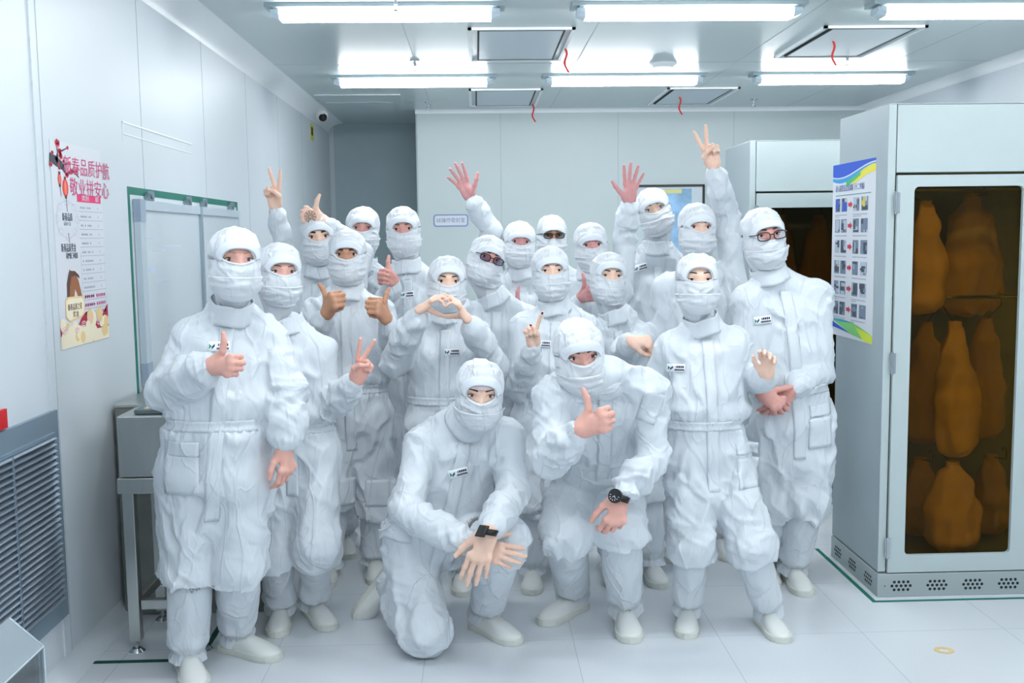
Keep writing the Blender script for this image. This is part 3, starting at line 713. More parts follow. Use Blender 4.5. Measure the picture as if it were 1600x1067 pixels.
# --- entry procedure poster on the side of the near cabinet
r0 = atX(1303, 256, CX); r1 = atX(1370, 249, CX); r2 = atX(1366, 539, CX)
u_w = r0[1]-r1[1]; v_h = (r0[2]+r1[2])/2-r2[2]
t = thing('procedure_poster', (CX, (r0[1]+r1[1])/2, r2[2]), 'blue topped procedure poster on the side of the right cabinet', 'poster')
A = Flat((CX, r0[1], r2[2]), (0, -1, 0), (0, 0, 1), (-1, 0, 0), t); w_, h_ = u_w, v_h
bx('paper', (CX-.002, r1[1], r2[2]), (CX-.0004, r0[1], r2[2]+h_), M_PAPER, t)
def uu(px): return (px-1304)/(1370-1304)*w_
def vv(py): return h_*(1-(py-252)/(538-252))
M_B1 = mat('ink_blue', (0, 76, 196), .5); M_B2 = mat('ink_cyan', (40, 150, 206), .5); M_Y = mat('ink_yellow', (226, 214, 60), .5); M_G = mat('ink_green', (70, 180, 90), .5)
def wave(top, bot, m, name, lift):
    A.polys(name, [top+bot[::-1]], m, lift)
xs = [i/12 for i in range(13)]
cu = lambda x, a, b_, c: (a+(b_-a)*(x*x*(3-2*x)) - c*math.sin(PI*x)*(1-x))
e1 = [(x*w_, h_*cu(x, .93, .985, .03)) for x in xs]; e2 = [(x*w_, h_*cu(x, .905, .972, .05)) for x in xs]; e3 = [(x*w_, h_*cu(x, .885, .955, .06)) for x in xs]; e4 = [(x*w_, h_*cu(x, .875, .93, .06)) for x in xs]
wave([(x*w_, h_) for x in xs], e1, M_B1, 'blue_header', .0024); wave(e1, [(u, v-.006) for u, v in e1], M_PAPER, 'white_wave', .0028)
wave([(u, v-.006) for u, v in e1], e2, M_B2, 'cyan_wave', .0025); wave(e2, e3, M_B1, 'lower_blue_wave', .0024) if False else None
wave(e2[6:], e4[6:], M_Y, 'yellow_wave', .0026); wave(e2[4:9], e3[4:9], M_G, 'green_wave', .0027)
A.text('title_lettering', '进入前室无尘室流程（十二步曲）', uu(1309), vv(293), .034, mat('ink_title_blue', (36, 74, 150), .5), .0030, .78)
A.polys('title_rule', A.stroke([(uu(1309), vv(304)), (uu(1364), vv(304))], .004), mat('ink_teal', (60, 140, 150), .5), .0026)
cols = [(1309, 1317), (1319, 1328), (1338, 1347), (1350, 1360)]
phs = [[], [], []]; caps = []; arr = []
rng = random.Random(9)
cell = []
for r in range(6):
    yt = 309+r*34.2; yb2 = yt+22
    for (x0, x1) in cols:
        cell.append((uu(x0), vv(yb2), uu(x1), vv(yt)))
    for x0, x1 in ((1309, 1327), (1338, 1359)):
        x = x0
        while x < x1: caps.append(A.rect(uu(x), vv(yb2+6.2), uu(x+1.2), vv(yb2+4.4))); x += 1.8
        if r in (0, 4, 5):
            x = x0
            while x < x0+rng.randint(4, 14): caps.append(A.rect(uu(x), vv(yb2+9), uu(x+1.2), vv(yb2+7.4))); x += 1.8
    c = (1333, yt+11)
    arr += [[(uu(1330), vv(yt+14)), (uu(1333.5), vv(yt+14)), (uu(1333.5), vv(yt+17)), (uu(1337), vv(yt+11)), (uu(1333.5), vv(yt+5)), (uu(1333.5), vv(yt+8)), (uu(1330), vv(yt+8))]]
A.polys('red_arrows', arr, mat('ink_arrow', (200, 36, 66), .5), .0026)
A.polys('captions', caps, M_INKG, .0026)
tones = [mat('photo_dark', (52, 66, 84), .5), mat('photo_mid', (112, 128, 150), .5), mat('photo_light', (178, 188, 204), .5), mat('photo_blue', (34, 84, 190), .5), mat('photo_yellow', (206, 190, 70), .5)]
for j, (a, c, d2, e) in enumerate(cell):
    b = MB(); base = rng.choice((1, 2, 1))
    b.add([A.P(u, v, .0024) for u, v in A.rect(a, c, d2, e)], [(0, 3, 2, 1)], base)
    for k in range(6):
        ca, cb = sorted((rng.random(), rng.random())); va, vb = sorted((rng.random(), rng.random()))
        ti = rng.choice((0, 0, 1, 2)) if not (j < 2 and k == 5) else 3
        if j == 3 and k > 3: ti = 4
        if j == 12 and k == 5: ti = 4
        b.add([A.P(u, v, .0026+.00012*k) for u, v in A.rect(a+(d2-a)*ca, c+(e-c)*va, a+(d2-a)*min(1, cb+.1), c+(e-c)*min(1, vb+.1))], [(0, 3, 2, 1)], ti)
    b.build('step_photo', tones, t)
f1_ = [(x*w_, h_*(.088+.02*math.sin(PI*x)-.03*x)) for x in xs]
A.polys('green_swoosh', [[(0, .10*h_*.95)]+[(x*w_, h_*(.095+.012*math.sin(PI*x)-.05*x*x)) for x in xs]+[(w_, 0.0), (w_*.5, h_*.028)]], mat('ink_swoosh_green', (120, 200, 110), .5), .0024)
A.polys('blue_swoosh', [[(0, .085*h_), (w_*.5, h_*.03), (0, h_*.05)]], M_B1, .0027)
A.polys('lime_swoosh', [[(w_*.62, h_*.072), (w_*.85, h_*.058), (w_, h_*.045), (w_, 0), (w_*.8, h_*.008)]], mat('ink_lime', (206, 220, 50), .5), .0027)
A.polys('cyan_swoosh', [[(0, .092*h_), (w_*.3, h_*.1), (w_*.55, h_*.09), (w_*.2, h_*.085)]], M_B2, .0028)
# ================================================================== people: tools
_rs = np.random.RandomState(7)
_perm = np.concatenate([_rs.permutation(256)]*3)
_grad = _rs.normal(size=(256, 3)); _grad /= np.linalg.norm(_grad, axis=1)[:, None]
def noise3(p):
    p = np.asarray(p, float); i = np.floor(p).astype(int); f = p-i; i &= 255
    w = f*f*f*(f*(f*6-15)+10); r = 0.0
    for dx in (0, 1):
        for dy in (0, 1):
            for dz in (0, 1):
                h = _perm[_perm[_perm[i[:, 0]+dx]+i[:, 1]+dy]+i[:, 2]+dz]
                d = ((f-np.array([dx, dy, dz]))*_grad[h]).sum(1)
                r = r + d*(w[:, 0] if dx else 1-w[:, 0])*(w[:, 1] if dy else 1-w[:, 1])*(w[:, 2] if dz else 1-w[:, 2])
    return r*1.6
def nrm(v): v = np.asarray(v, float); return v/(np.linalg.norm(v)+1e-12)
def sstep(a, b, x): t = np.clip((x-a)/(b-a), 0, 1); return t*t*(3-2*t)
def lerp(a, b, t): return np.asarray(a, float)*(1-t)+np.asarray(b, float)*t

class Field:
    """signed distance grid, smooth unions of limbs, surface-nets mesh"""
    BIG = 0.25
    def __init__(s, lo, hi, h):
        s.lo = np.asarray(lo, float); s.h = h
        s.n = np.ceil((np.asarray(hi)-s.lo)/h).astype(int)+1
        s.d = np.full(s.n, s.BIG)
    def _sub(s, lo, hi):
        a = np.clip(np.floor((np.asarray(lo)-s.lo)/s.h).astype(int), 0, s.n-1); b = np.clip(np.ceil((np.asarray(hi)-s.lo)/s.h).astype(int)+1, 1, s.n)
        sl = tuple(slice(a[i], b[i]) for i in range(3))
        ax = [s.lo[i]+s.h*np.arange(a[i], b[i]) for i in range(3)]
        return sl, np.stack(np.meshgrid(*ax, indexing='ij'), -1)
    def _mix(s, sl, dn, k, op='u'):
        o = s.d[sl]
        if op == 'u':
            if k <= 0: s.d[sl] = np.minimum(o, dn)
            else:
                hh = np.maximum(k-np.abs(o-dn), 0)/k; s.d[sl] = np.minimum(o, dn)-hh*hh*k*0.25
        else:
            s.d[sl] = np.maximum(o, -dn)
    def cone(s, a, b, ra, rb, k=0.0, op='u'):
        a, b = np.asarray(a, float), np.asarray(b, float); R = max(ra, rb)+k+3*s.h
        sl, P = s._sub(np.minimum(a, b)-R, np.maximum(a, b)+R)
        ab = b-a; t = np.clip(((P-a)@ab)/(ab@ab+1e-12), 0, 1)
        d = np.linalg.norm(P-a-t[..., None]*ab, axis=-1)-(ra+(rb-ra)*t)
        s._mix(sl, d, k, op)
    def chain(s, pts, rs, k=0.0):
        for i in range(len(pts)-1): s.cone(pts[i], pts[i+1], rs[i], rs[i+1], k)
    def econe(s, a, b, U, V, wa, da, wb, db, k=0.0):
        """tapering body with elliptic section: half width w along U, half depth d along V"""
        a, b = np.asarray(a, float), np.asarray(b, float); R = max(wa, da, wb, db)+k+3*s.h
        sl, P = s._sub(np.minimum(a, b)-R, np.maximum(a, b)+R)
        ab = b-a; L2 = ab@ab+1e-12; tt = ((P-a)@ab)/L2; t = np.clip(tt, 0, 1)
        w = wa+(wb-wa)*t; dd = da+(db-da)*t; q = P-a-t[..., None]*ab
        A = nrm(ab); ex = q@A; u = q@U; v = q@V; m = np.minimum(w, dd)
        d = (np.sqrt((u/w)**2+(v/dd)**2+(ex/(m*0.8))**2)-1)*m
        s._mix(sl, d, k)
    def ell(s, c, R3, A3, k=0.0, op='u'):
        """ellipsoid, radii R3 along rows of A3"""
        c = np.asarray(c, float); R = max(R3)+k+3*s.h
        sl, P = s._sub(c-R, c+R); q = (P-c)@np.asarray(A3).T
        d = (np.sqrt(((q/np.asarray(R3))**2).sum(-1))-1)*min(R3); s._mix(sl, d, k, op)
    def mesh(s):
        d = s.d; nx, ny, nz = d.shape; ins = d < 0
        c = sum(ins[i:nx-1+i, j:ny-1+j, k:nz-1+k].astype(np.int8) for i in (0, 1) for j in (0, 1) for k in (0, 1))
        act = (c > 0) & (c < 8); idx = np.full(act.shape, -1, dtype=int); I = np.argwhere(act); idx[act] = np.arange(len(I))
        acc = np.zeros((len(I), 3)); cnt = np.zeros(len(I))
        cor = [(0,0,0),(1,0,0),(0,1,0),(1,1,0),(0,0,1),(1,0,1),(0,1,1),(1,1,1)]
        ed = [(a, b) for a in range(8) for b in range(a+1, 8) if sum(x != y for x, y in zip(cor[a], cor[b])) == 1]
        val = [d[I[:, 0]+x, I[:, 1]+y, I[:, 2]+z] for x, y, z in cor]
        for a, b in ed:
            va, vb = val[a], val[b]; m = (va < 0) != (vb < 0)
            t = np.where(m, va/(va-vb+1e-20), 0); pa, pb = np.array(cor[a], float), np.array(cor[b], float)
            acc += np.where(m[:, None], pa+t[:, None]*(pb-pa), 0); cnt += m
        V = (I+acc/cnt[:, None])*s.h+s.lo; Fs = []
        for ax in range(3):
            o1, o2 = [(1, 2), (2, 0), (0, 1)][ax]
            e0 = [slice(0, n) for n in (nx, ny, nz)]; e1 = list(e0); e0[ax] = slice(0, -1); e1[ax] = slice(1, None)
            A, B = ins[tuple(e0)], ins[tuple(e1)]; E = np.argwhere(A != B)
            E = E[(E[:, o1] > 0) & (E[:, o2] > 0) & (E[:, o1] < d.shape[o1]-1) & (E[:, o2] < d.shape[o2]-1)]
            s1 = np.zeros(3, int); s1[o1] = 1; s2 = np.zeros(3, int); s2[o2] = 1
            q = [E-s1-s2, E-s2, E, E-s1]; F = np.stack([idx[x[:, 0], x[:, 1], x[:, 2]] for x in q], 1)
            fl = A[E[:, 0], E[:, 1], E[:, 2]]; F[~fl] = F[~fl][:, ::-1]; Fs.append(F)
        return V, np.concatenate(Fs)

def v_normals(V, F):
    n = np.cross(V[F[:, 2]]-V[F[:, 0]], V[F[:, 3]]-V[F[:, 1]])
    N = np.stack([np.bincount(F.ravel(), np.repeat(n[:, k], 4), len(V)) for k in range(3)], 1)
    return N/(np.linalg.norm(N, axis=1)[:, None]+1e-12)
def smooth(V, F, it=1, lam=0.5):
    e = np.concatenate([F[:, [0, 1]], F[:, [1, 2]], F[:, [2, 3]], F[:, [3, 0]]]); e = np.concatenate([e, e[:, ::-1]])
    cnt = np.bincount(e[:, 0], minlength=len(V))
    for _ in range(it):
        m = np.stack([np.bincount(e[:, 0], V[e[:, 1], k], len(V)) for k in range(3)], 1)/np.maximum(cnt, 1)[:, None]
        V = V+(m-V)*lam
    return V
def quadmesh(name, V, F, mats, parent, midx=None):
    me = bpy.data.meshes.new(name); V = np.ascontiguousarray(V, dtype=np.float32); F = np.ascontiguousarray(F, dtype=np.int32); nf = len(F)
    me.vertices.add(len(V)); me.vertices.foreach_set('co', V.ravel())
    me.loops.add(nf*4); me.loops.foreach_set('vertex_index', F.ravel())
    me.polygons.add(nf); me.polygons.foreach_set('loop_start', np.arange(0, nf*4, 4, dtype=np.int32))
    if not isinstance(mats, (list, tuple)): mats = [mats]
    for m in mats: me.materials.append(m)
    if midx is not None: me.polygons.foreach_set('material_index', np.asarray(midx, dtype=np.int32))
    me.polygons.foreach_set('use_smooth', np.ones(nf, dtype=bool)); me.update(calc_edges=True); me.validate()
    o = bpy.data.objects.new(name, me); COL.objects.link(o)
    if parent is not None: o.parent = parent; o.matrix_parent_inverse = parent_inv(parent)
    return o
def gridmesh(rows, closed=False):
    """rows: list of equally long point rows -> V, F"""
    m, n = len(rows), len(rows[0]); V = np.concatenate([np.asarray(r, float) for r in rows])
    F = [(i*n+k, i*n+(k+1) % n, (i+1)*n+(k+1) % n, (i+1)*n+k) for i in range(m-1) for k in range(n if closed else n-1)]
    return V, np.array(F)
def thick_grid(name, rows, th, m, parent, closed=False):
    """cloth strip from a grid of points, with thickness (outside is the given side)"""
    V, F = gridmesh(rows, closed); o = quadmesh(name, V, F, m, parent)
    md = o.modifiers.new('thick', 'SOLIDIFY'); md.thickness = th; md.offset = 1.0
    return o

# ------------------------------------------------------------------ fabric and skin
def suit_material(name, rgb):
    m = mat(name, rgb, 0.40, bump=0.0, spec=0.5, sheen=0.1)
    nt = m.node_tree; b = nt.nodes['Principled BSDF']
    tc = nt.nodes.new('ShaderNodeTexCoord')
    mp = nt.nodes.new('ShaderNodeMapping'); mp.inputs['Scale'].default_value = (1, 1, .5); mp.inputs['Rotation'].default_value = (.25, .35, 0)
    nt.links.new(tc.outputs['Object'], mp.inputs[0])
    n = nt.nodes.new('ShaderNodeTexNoise'); n.inputs['Scale'].default_value = 9; n.inputs['Detail'].default_value = 3; n.inputs['Distortion'].default_value = .8
    nt.links.new(mp.outputs[0], n.inputs['Vector'])
    # crease lines: where the noise crosses its middle value
    def crease(scale, width, rx):
        m2 = nt.nodes.new('ShaderNodeMapping'); m2.inputs['Scale'].default_value = (1, 1, .38); m2.inputs['Rotation'].default_value = (rx, -.6*rx, rx)
        nt.links.new(tc.outputs['Object'], m2.inputs[0])
        q = nt.nodes.new('ShaderNodeTexNoise'); q.inputs['Scale'].default_value = scale; q.inputs['Detail'].default_value = 1.2; q.inputs['Distortion'].default_value = .5
        nt.links.new(m2.outputs[0], q.inputs['Vector'])
        a1 = nt.nodes.new('ShaderNodeMath'); a1.operation = 'SUBTRACT'; a1.inputs[1].default_value = .5; nt.links.new(q.outputs['Fac'], a1.inputs[0])
        a2 = nt.nodes.new('ShaderNodeMath'); a2.operation = 'ABSOLUTE'; nt.links.new(a1.outputs[0], a2.inputs[0])
        a3 = nt.nodes.new('ShaderNodeMapRange'); a3.interpolation_type = 'SMOOTHSTEP'; a3.inputs[1].default_value = 0; a3.inputs[2].default_value = width; a3.inputs[3].default_value = 1; a3.inputs[4].default_value = 0
        nt.links.new(a2.outputs[0], a3.inputs[0]); return a3.outputs[0]
    n3 = nt.nodes.new('ShaderNodeTexNoise'); n3.inputs['Scale'].default_value = 30; n3.inputs['Detail'].default_value = 3; n3.inputs['Distortion'].default_value = 1.5
    nt.links.new(mp.outputs[0], n3.inputs['Vector'])
    a0 = nt.nodes.new('ShaderNodeMath'); a0.operation = 'MULTIPLY_ADD'; a0.inputs[1].default_value = 0.28
    nt.links.new(n3.outputs['Fac'], a0.inputs[0]); nt.links.new(n.outputs['Fac'], a0.inputs[2])
    prev = a0.outputs[0]
    for sc, wd, rx, amp in ((4.2, .024, .5, .75), (6.5, .03, -.9, .6), (10, .04, 1.7, .3)):
        ad = nt.nodes.new('ShaderNodeMath'); ad.operation = 'MULTIPLY_ADD'; ad.inputs[1].default_value = amp
        nt.links.new(crease(sc, wd, rx), ad.inputs[0]); nt.links.new(prev, ad.inputs[2]); prev = ad.outputs[0]
    bp = nt.nodes.new('ShaderNodeBump'); bp.inputs['Strength'].default_value = 0.5; bp.inputs['Distance'].default_value = 0.007
    nt.links.new(prev, bp.inputs['Height']); nt.links.new(bp.outputs[0], b.inputs['Normal'])
    # fine carbon-thread stripe of clean-room cloth
    w = nt.nodes.new('ShaderNodeTexWave'); w.inputs['Scale'].default_value = 62; w.bands_direction = 'X'; w.inputs['Distortion'].default_value = 0.6
    nt.links.new(tc.outputs['Object'], w.inputs['Vector'])
    mr = nt.nodes.new('ShaderNodeMapRange'); mr.inputs[3].default_value = 0.965; mr.inputs[4].default_value = 1.01
    nt.links.new(w.outputs['Fac'], mr.inputs[0])
    vm = nt.nodes.new('ShaderNodeVectorMath'); vm.operation = 'SCALE'; vm.inputs[0].default_value = s2l(rgb)
    nt.links.new(mr.outputs[0], vm.inputs['Scale']); nt.links.new(vm.outputs[0], b.inputs['Base Color'])
    return m
M_SUIT = suit_material('cleanroom_cloth', (214, 221, 228))
M_HOOD = suit_material('hood_cloth', (217, 222, 228))
M_HEM = mat('cloth_edging', (222, 228, 236), 0.5)
M_SHOE = mat('white_rubber_shoe', (226, 229, 226), 0.35)
M_SOLE = mat('shoe_sole', (214, 217, 210), 0.45)
def skin(name, rgb): return mat(name, rgb, 0.45, noise=0.06, nscale=30, bump=0.05, bscale=160, spec=0.4, sss=0.12)
SKIN = {'pink': skin('skin_pink', (226, 172, 158)), 'rosy': skin('skin_rosy', (216, 158, 148)), 'fair': skin('skin_fair', (238, 200, 180)), 'tan': skin('skin_tan', (206, 158, 132)), 'brown': skin('skin_brown', (192, 142, 114)), 'red': skin('skin_red', (212, 152, 152))}
M_EYEW = mat('eye_white', (226, 222, 220), 0.2); M_PUP = mat('pupil_black', (12, 10, 10), 0.1)
IRIS = {'brown': mat('iris_brown', (64, 40, 28), 0.15), 'grey': mat('iris_grey', (96, 108, 116), 0.15)}
M_LASH = mat('lash_dark', (38, 28, 26), 0.6)
HAIR = {'black': mat('hair_black', (30, 26, 26), 0.5), 'brown': mat('hair_brown', (84, 62, 50), 0.6), 'fair': mat('hair_fair', (176, 134, 108), 0.6)}
M_LIP = mat('nail_pink', (232, 178, 168), 0.3)

# ------------------------------------------------------------------ hands
# hand frame: d = towards the fingertips, t = towards the thumb side, n = back of the hand
GEST = {
 # per finger (index, middle, ring, little): flexion at the three joints in degrees, splay; thumb: three segment directions (t, d, n)
 'thumb':  ([(78, 96, 50, 0)]*4, [(.45, .55, .05), (.96, .25, .05), (.99, .0, .12)]),
 'vee':    ([(2, 4, 3, 13), (2, 4, 3, -10), (80, 100, 55, 0), (78, 100, 55, 0)], [(.35, .8, -.5), (-.55, .7, -.45), (-.85, .35, -.3)]),
 'open':   ([(3, 6, 4, 12), (0, 5, 4, 3), (3, 6, 4, -8), (6, 8, 5, -20)], [(.75, .62, -.1), (.72, .68, -.05), (.62, .78, 0)]),
 'relax':  ([(24, 30, 16, 3), (30, 36, 18, 1), (36, 42, 20, -1), (40, 46, 24, -4)], [(.55, .8, -.25), (.3, .93, -.2), (.12, .97, -.2)]),
 'flat':   ([(14, 14, 8, 4), (12, 16, 8, 1), (14, 16, 8, -3), (18, 18, 10, -7)], [(.60, .76, -.25), (.46, .87, -.15), (.38, .92, -.1)]),
 'grip':   ([(40, 38, 22, 2), (46, 40, 22, 0), (50, 42, 24, -1), (52, 44, 24, -3)], [(.6, .75, -.35), (.35, .9, -.3), (.2, .95, -.3)]),
 'fist':   ([(66, 80, 40, 0), (70, 84, 40, 0), (74, 84, 42, 0), (76, 84, 44, 0)], [(.5, .75, -.45), (.05, .85, -.55), (-.35, .75, -.5)]),
 'cup':    ([(40, 62, 40, 4), (42, 60, 40, 1), (48, 66, 42, -2), (54, 70, 44, -5)], [(.62, .70, -.15), (.70, .68, -.1), (.72, .66, .0)]),
 'heart':  ([(22, 44, 24, 0), (23, 45, 24, 0), (24, 47, 25, 0), (26, 50, 26, 0)], [(.15, .45, -.86), (.0, .46, -.88), (-.02, .58, -.80)]),
 'mini':   ([(8, 10, 6, 24), (78, 96, 50, 0), (80, 98, 50, 0), (80, 98, 50, 0)], [(.15, .93, -.40), (-.42, .88, -.18), (-.55, .83, .05)]),
}
def hand(W, d, n, side, gest, s=1.0, over=None, fa=None):
    """W wrist point; returns V, F of one continuous hand; side 'R' or 'L'"""
    d = nrm(d); n = nrm(np.asarray(n, float)-d*np.dot(n, d)); t = np.cross(n, d)*(1 if side == 'R' else -1)
    # right hand: n = d x t  ->  t = n x d
    G, TH = GEST[gest] if over is None else over
    Wp = np.asarray(W, float)
    def P(a, b, c): return Wp+s*(a*t+b*d+c*n)
    def D(v): return nrm(v[0]*t+v[1]*d+v[2]*n)
    h = 0.0026*s
    segs = []
    base = [(.029, .092), (.0085, .097), (-.0125, .092), (-.0315, .081)]
    lens = [(.042, .025, .021), (.046, .028, .022), (.042, .026, .022), (.033, .020, .019)]
    rad = [(.0099, .0091, .0084, .0073), (.0101, .0093, .0086, .0075), (.0096, .0089, .0082, .0071), (.0086, .0078, .0072, .0063)]
    chains = []
    for f in range(4):
        p = np.array([base[f][0], base[f][1], -.001]); a1, a2, a3, sp = G[f]
        pts = [p]; ang = 0
        spr = math.radians(sp)
        for L, a in zip(lens[f], (a1, a2, a3)):
            ang += math.radians(a); v = np.array([math.sin(spr)*math.cos(ang), math.cos(spr)*math.cos(ang), -math.sin(ang)])
            p = p+v*L; pts.append(p)
        chains.append((pts, rad[f]))
    p = np.array([.020, .022, -.006]); pts = [p]
    for L, v in zip((.044, .034, .028), TH): p = p+np.asarray(v)/np.linalg.norm(v)*L; pts.append(p)
    chains.append((pts, (.0155, .0122, .0108, .0082)))
    allp = np.concatenate([np.array(c[0]) for c in chains]+[np.array([[.0, -.02, 0], [.045, .09, .02], [-.045, .09, -.02]])])
    A = np.stack([t, d, n]); wp = np.concatenate([Wp+s*(allp@A), [Wp-(d if fa is None else fa)*.07*s]])
    F = Field(wp.min(0)-.03*s, wp.max(0)+.03*s, h)
    kk = .012*s
    # wrist and palm
    fa = d if fa is None else fa
    F.cone(Wp-fa*.06*s, Wp, .0225*s, .022*s); F.econe(P(0, -.004, 0), P(0, .014, 0), t, n, .025*s, .0195*s, .027*s, .0185*s, .01*s)
    F.econe(P(.001, .008, -.001), P(.010, .088, 0), t, n, .021*s, .0165*s, .019*s, .0125*s, kk)
    F.econe(P(-.004, .008, -.001), P(-.019, .078, 0), t, n, .021*s, .0165*s, .0185*s, .0125*s, kk)
    F.ell(P(.020, .034, -.010), (.017*s, .028*s, .014*s), (nrm(t+.3*d), nrm(d-.3*t), n), kk)      # thenar
    F.ell(P(-.020, .034, -.009), (.013*s, .030*s, .012*s), (t, d, n), kk)
    for i, (pts, r) in enumerate(chains):
        G2 = Field(F.lo, F.lo, h); G2.n = F.n; G2.d = np.full(F.n, F.BIG)
        W3 = [P(*q) for q in pts]
        G2.chain(W3, [x*s for x in r], .003*s)
        for q, rr in zip(W3[1:3], r[1:3]): G2.ell(q, (rr*s*1.05,)*3, np.eye(3), .003*s)   # knuckles
        if i < 4: G2.ell(P(pts[0][0], pts[0][1]-.001, .004), (.0105*s, .012*s, .0085*s), (t, d, n), .006*s)
        else: G2.cone(P(.012, .012, -.004), W3[0], .012*s, .0155*s, .006*s)
        # join: soft towards the palm, crisp between fingers
        soft = np.linalg.norm((np.stack(np.meshgrid(*[F.lo[q]+h*np.arange(F.n[q]) for q in range(3)], indexing='ij'), -1)-P(0, .05, 0)), axis=-1)
        k = np.where(soft < .062*s, .010*s, .0022*s)
        o, dn = F.d, G2.d; hh = np.maximum(k-np.abs(o-dn), 0)/k; F.d = np.minimum(o, dn)-hh*hh*k*.25
    V, Q = F.mesh(); V = smooth(V, Q, 2, .4)
    tips = [(P(*c[0][-1]), D(np.asarray(c[0][-1])-np.asarray(c[0][-2]))) for c in chains]
    return V, Q, tips, (t, d, n)
# ================================================================== garment bags hanging in the cabinets
M_BAG = mat('amber_garment_cloth', (232, 200, 140), 0.6, noise=0.06, nscale=9)
def garment_bag(x, y, ztop, zbot, w, dp, label, seed, rail, group='garment bags in the near cabinet', skew=0.0):
    t = thing('garment_bag', (x, y, zbot), label, 'garment bag', group)
    L = ztop-zbot; U_, R_, W_ = np.array([skew, 0, 1.]), np.array([1., 0, 0]), np.array([0, -1., 0]); U_ = nrm(U_)
    lo = np.array([x, y, zbot]); F = Field((x-w/2-.07-abs(skew)*L, y-dp/2-.05, zbot-.05), (x+w/2+.07+abs(skew)*L, y+dp/2+.05, ztop+.05), .011)
    q = lambda k: lo+U_*L*k
    F.econe(q(.10), q(.42), R_, W_, w*.46, dp*.46, w*.45, dp*.46); F.econe(q(.42), q(.78), R_, W_, w*.45, dp*.46, w*.27, dp*.34, .03); F.econe(q(.78), q(.95), R_, W_, w*.26, dp*.32, .03, .03, .03)
    V, Q = F.mesh(); V = smooth(V, Q, 2); N_ = v_normals(V, Q)
    g = noise3(V*np.array([14, 14, 3.2])+seed); g2 = noise3(V*np.array([9, 9, 15])+seed*2)
    V = V+N_*(.014*(1-2.4*np.abs(g))+.009*g2)[:, None]; V[:, 1] = np.clip(V[:, 1], y-dp/2-.03, y+dp/2+.03)
    quadmesh('sack', V, Q, M_BAG, t)
    top = q(.96); mb = MB(); mb.tube([top, top+(0, 0, .03)], .03, 12); mb.build('gathered_neck', M_BAG, t)
    mb = MB(); pts = [top+np.array([0, 0, .02]), np.array([top[0], rail[0]-.02, rail[1]-.035])]
    pts += [np.array([top[0], rail[0]+.02*math.sin(a), rail[1]+.02*math.cos(a)-.002]) for a in (-1.6, -.8, 0, .8, 1.6)]
    mb.tube(pts, .003, 6); mb.build('hook', M_CHROME, t)
RY = CY+.27
def cab_bag(px0, px1, py0, py1, dy, label, seed, railz, skew=0.0):
    a, b = atY(px0, py0, CY+dy), atY(px1, py1, CY+dy)
    x = (a[0]+b[0])/2; garment_bag(x, CY+dy, a[2], b[2]+.01, abs(b[0]-a[0]), .17, label, seed, (RY, railz), skew=skew)
cab_bag(1410, 1474, 318, 486, .12, 'amber garment bag hanging at upper left in the right cabinet', 1.3, 1.845)
cab_bag(1462, 1566, 305, 492, .39, 'largest amber garment bag, at upper right in the right cabinet', 4.1, 1.845)
cab_bag(1412, 1476, 506, 690, .39, 'amber garment bag at left in the second tier of the right cabinet', 7.7, 1.34)
cab_bag(1466, 1530, 504, 712, .12, 'amber garment bag in the middle, lowest hanging of the second tier', 2.2, 1.34, -.05)
cab_bag(1508, 1566, 500, 684, .39, 'amber garment bag at right in the second tier of the right cabinet', 9.4, 1.34)
for (px0, px1, py0, py1, dy, lab, sd) in ((1408, 1462, 720, 872, .39, 'folded amber garment bag standing at the left of the cabinet floor', 3.3), (1442, 1530, 726, 872, .12, 'wide amber garment bag standing in the middle of the cabinet floor', 5.8), (1522, 1570, 716, 872, .39, 'amber garment bag standing at the right of the cabinet floor', 8.1)):
    a, b = atY(px0, py0, CY+dy), atY(px1, py1, CY+dy); zb_ = .20; garment_bag((a[0]+b[0])/2, CY+dy, a[2], zb_, abs(b[0]-a[0]), .17, lab, sd, (RY, a[2]+.06))
for i, (px0, px1, lab) in enumerate(((1196, 1244, 'amber garment bag, left of two in the dark window of the far cabinet'), (1250, 1306, 'amber garment bag, right of two in the dark window of the far cabinet'))):
    a, b = atY(px0, 330, BY+.3), atY(px1, 470, BY+.3); garment_bag((a[0]+b[0])/2, BY+.3, a[2]-.03, b[2]-.1, abs(b[0]-a[0]), .2, lab, 11+i*3, (BY+.27, 1.835), 'garment bags in the far cabinet')
# ================================================================== people: builder
def rot(v, ax, deg):
    a = math.radians(deg); v = np.asarray(v, float); ax = nrm(ax)
    return v*math.cos(a)+np.cross(ax, v)*math.sin(a)+ax*np.dot(ax, v)*(1-math.cos(a))

def face_y(x, z):
    x = np.asarray(x, float); z = np.asarray(z, float); ax = np.abs(x)
    y = .095*np.sqrt(np.maximum(1-(x/.076)**2-(z/.118)**2, 0.0004))
    y = y-.0085*np.exp(-((ax-.033)/.016)**2-((z-.001)/.011)**2)+.0045*np.exp(-((ax-.030)/.024)**2-((z-.022)/.008)**2)
    y = y+.015*sstep(.016, -.035, z)*sstep(-.075, -.045, z)*np.exp(-(x/.0115)**2)+.004*np.exp(-(x/.016)**2-((z-.012)/.012)**2)
    y = y+.004*np.exp(-((ax-.042)/.018)**2-((z+.030)/.014)**2)
    return y

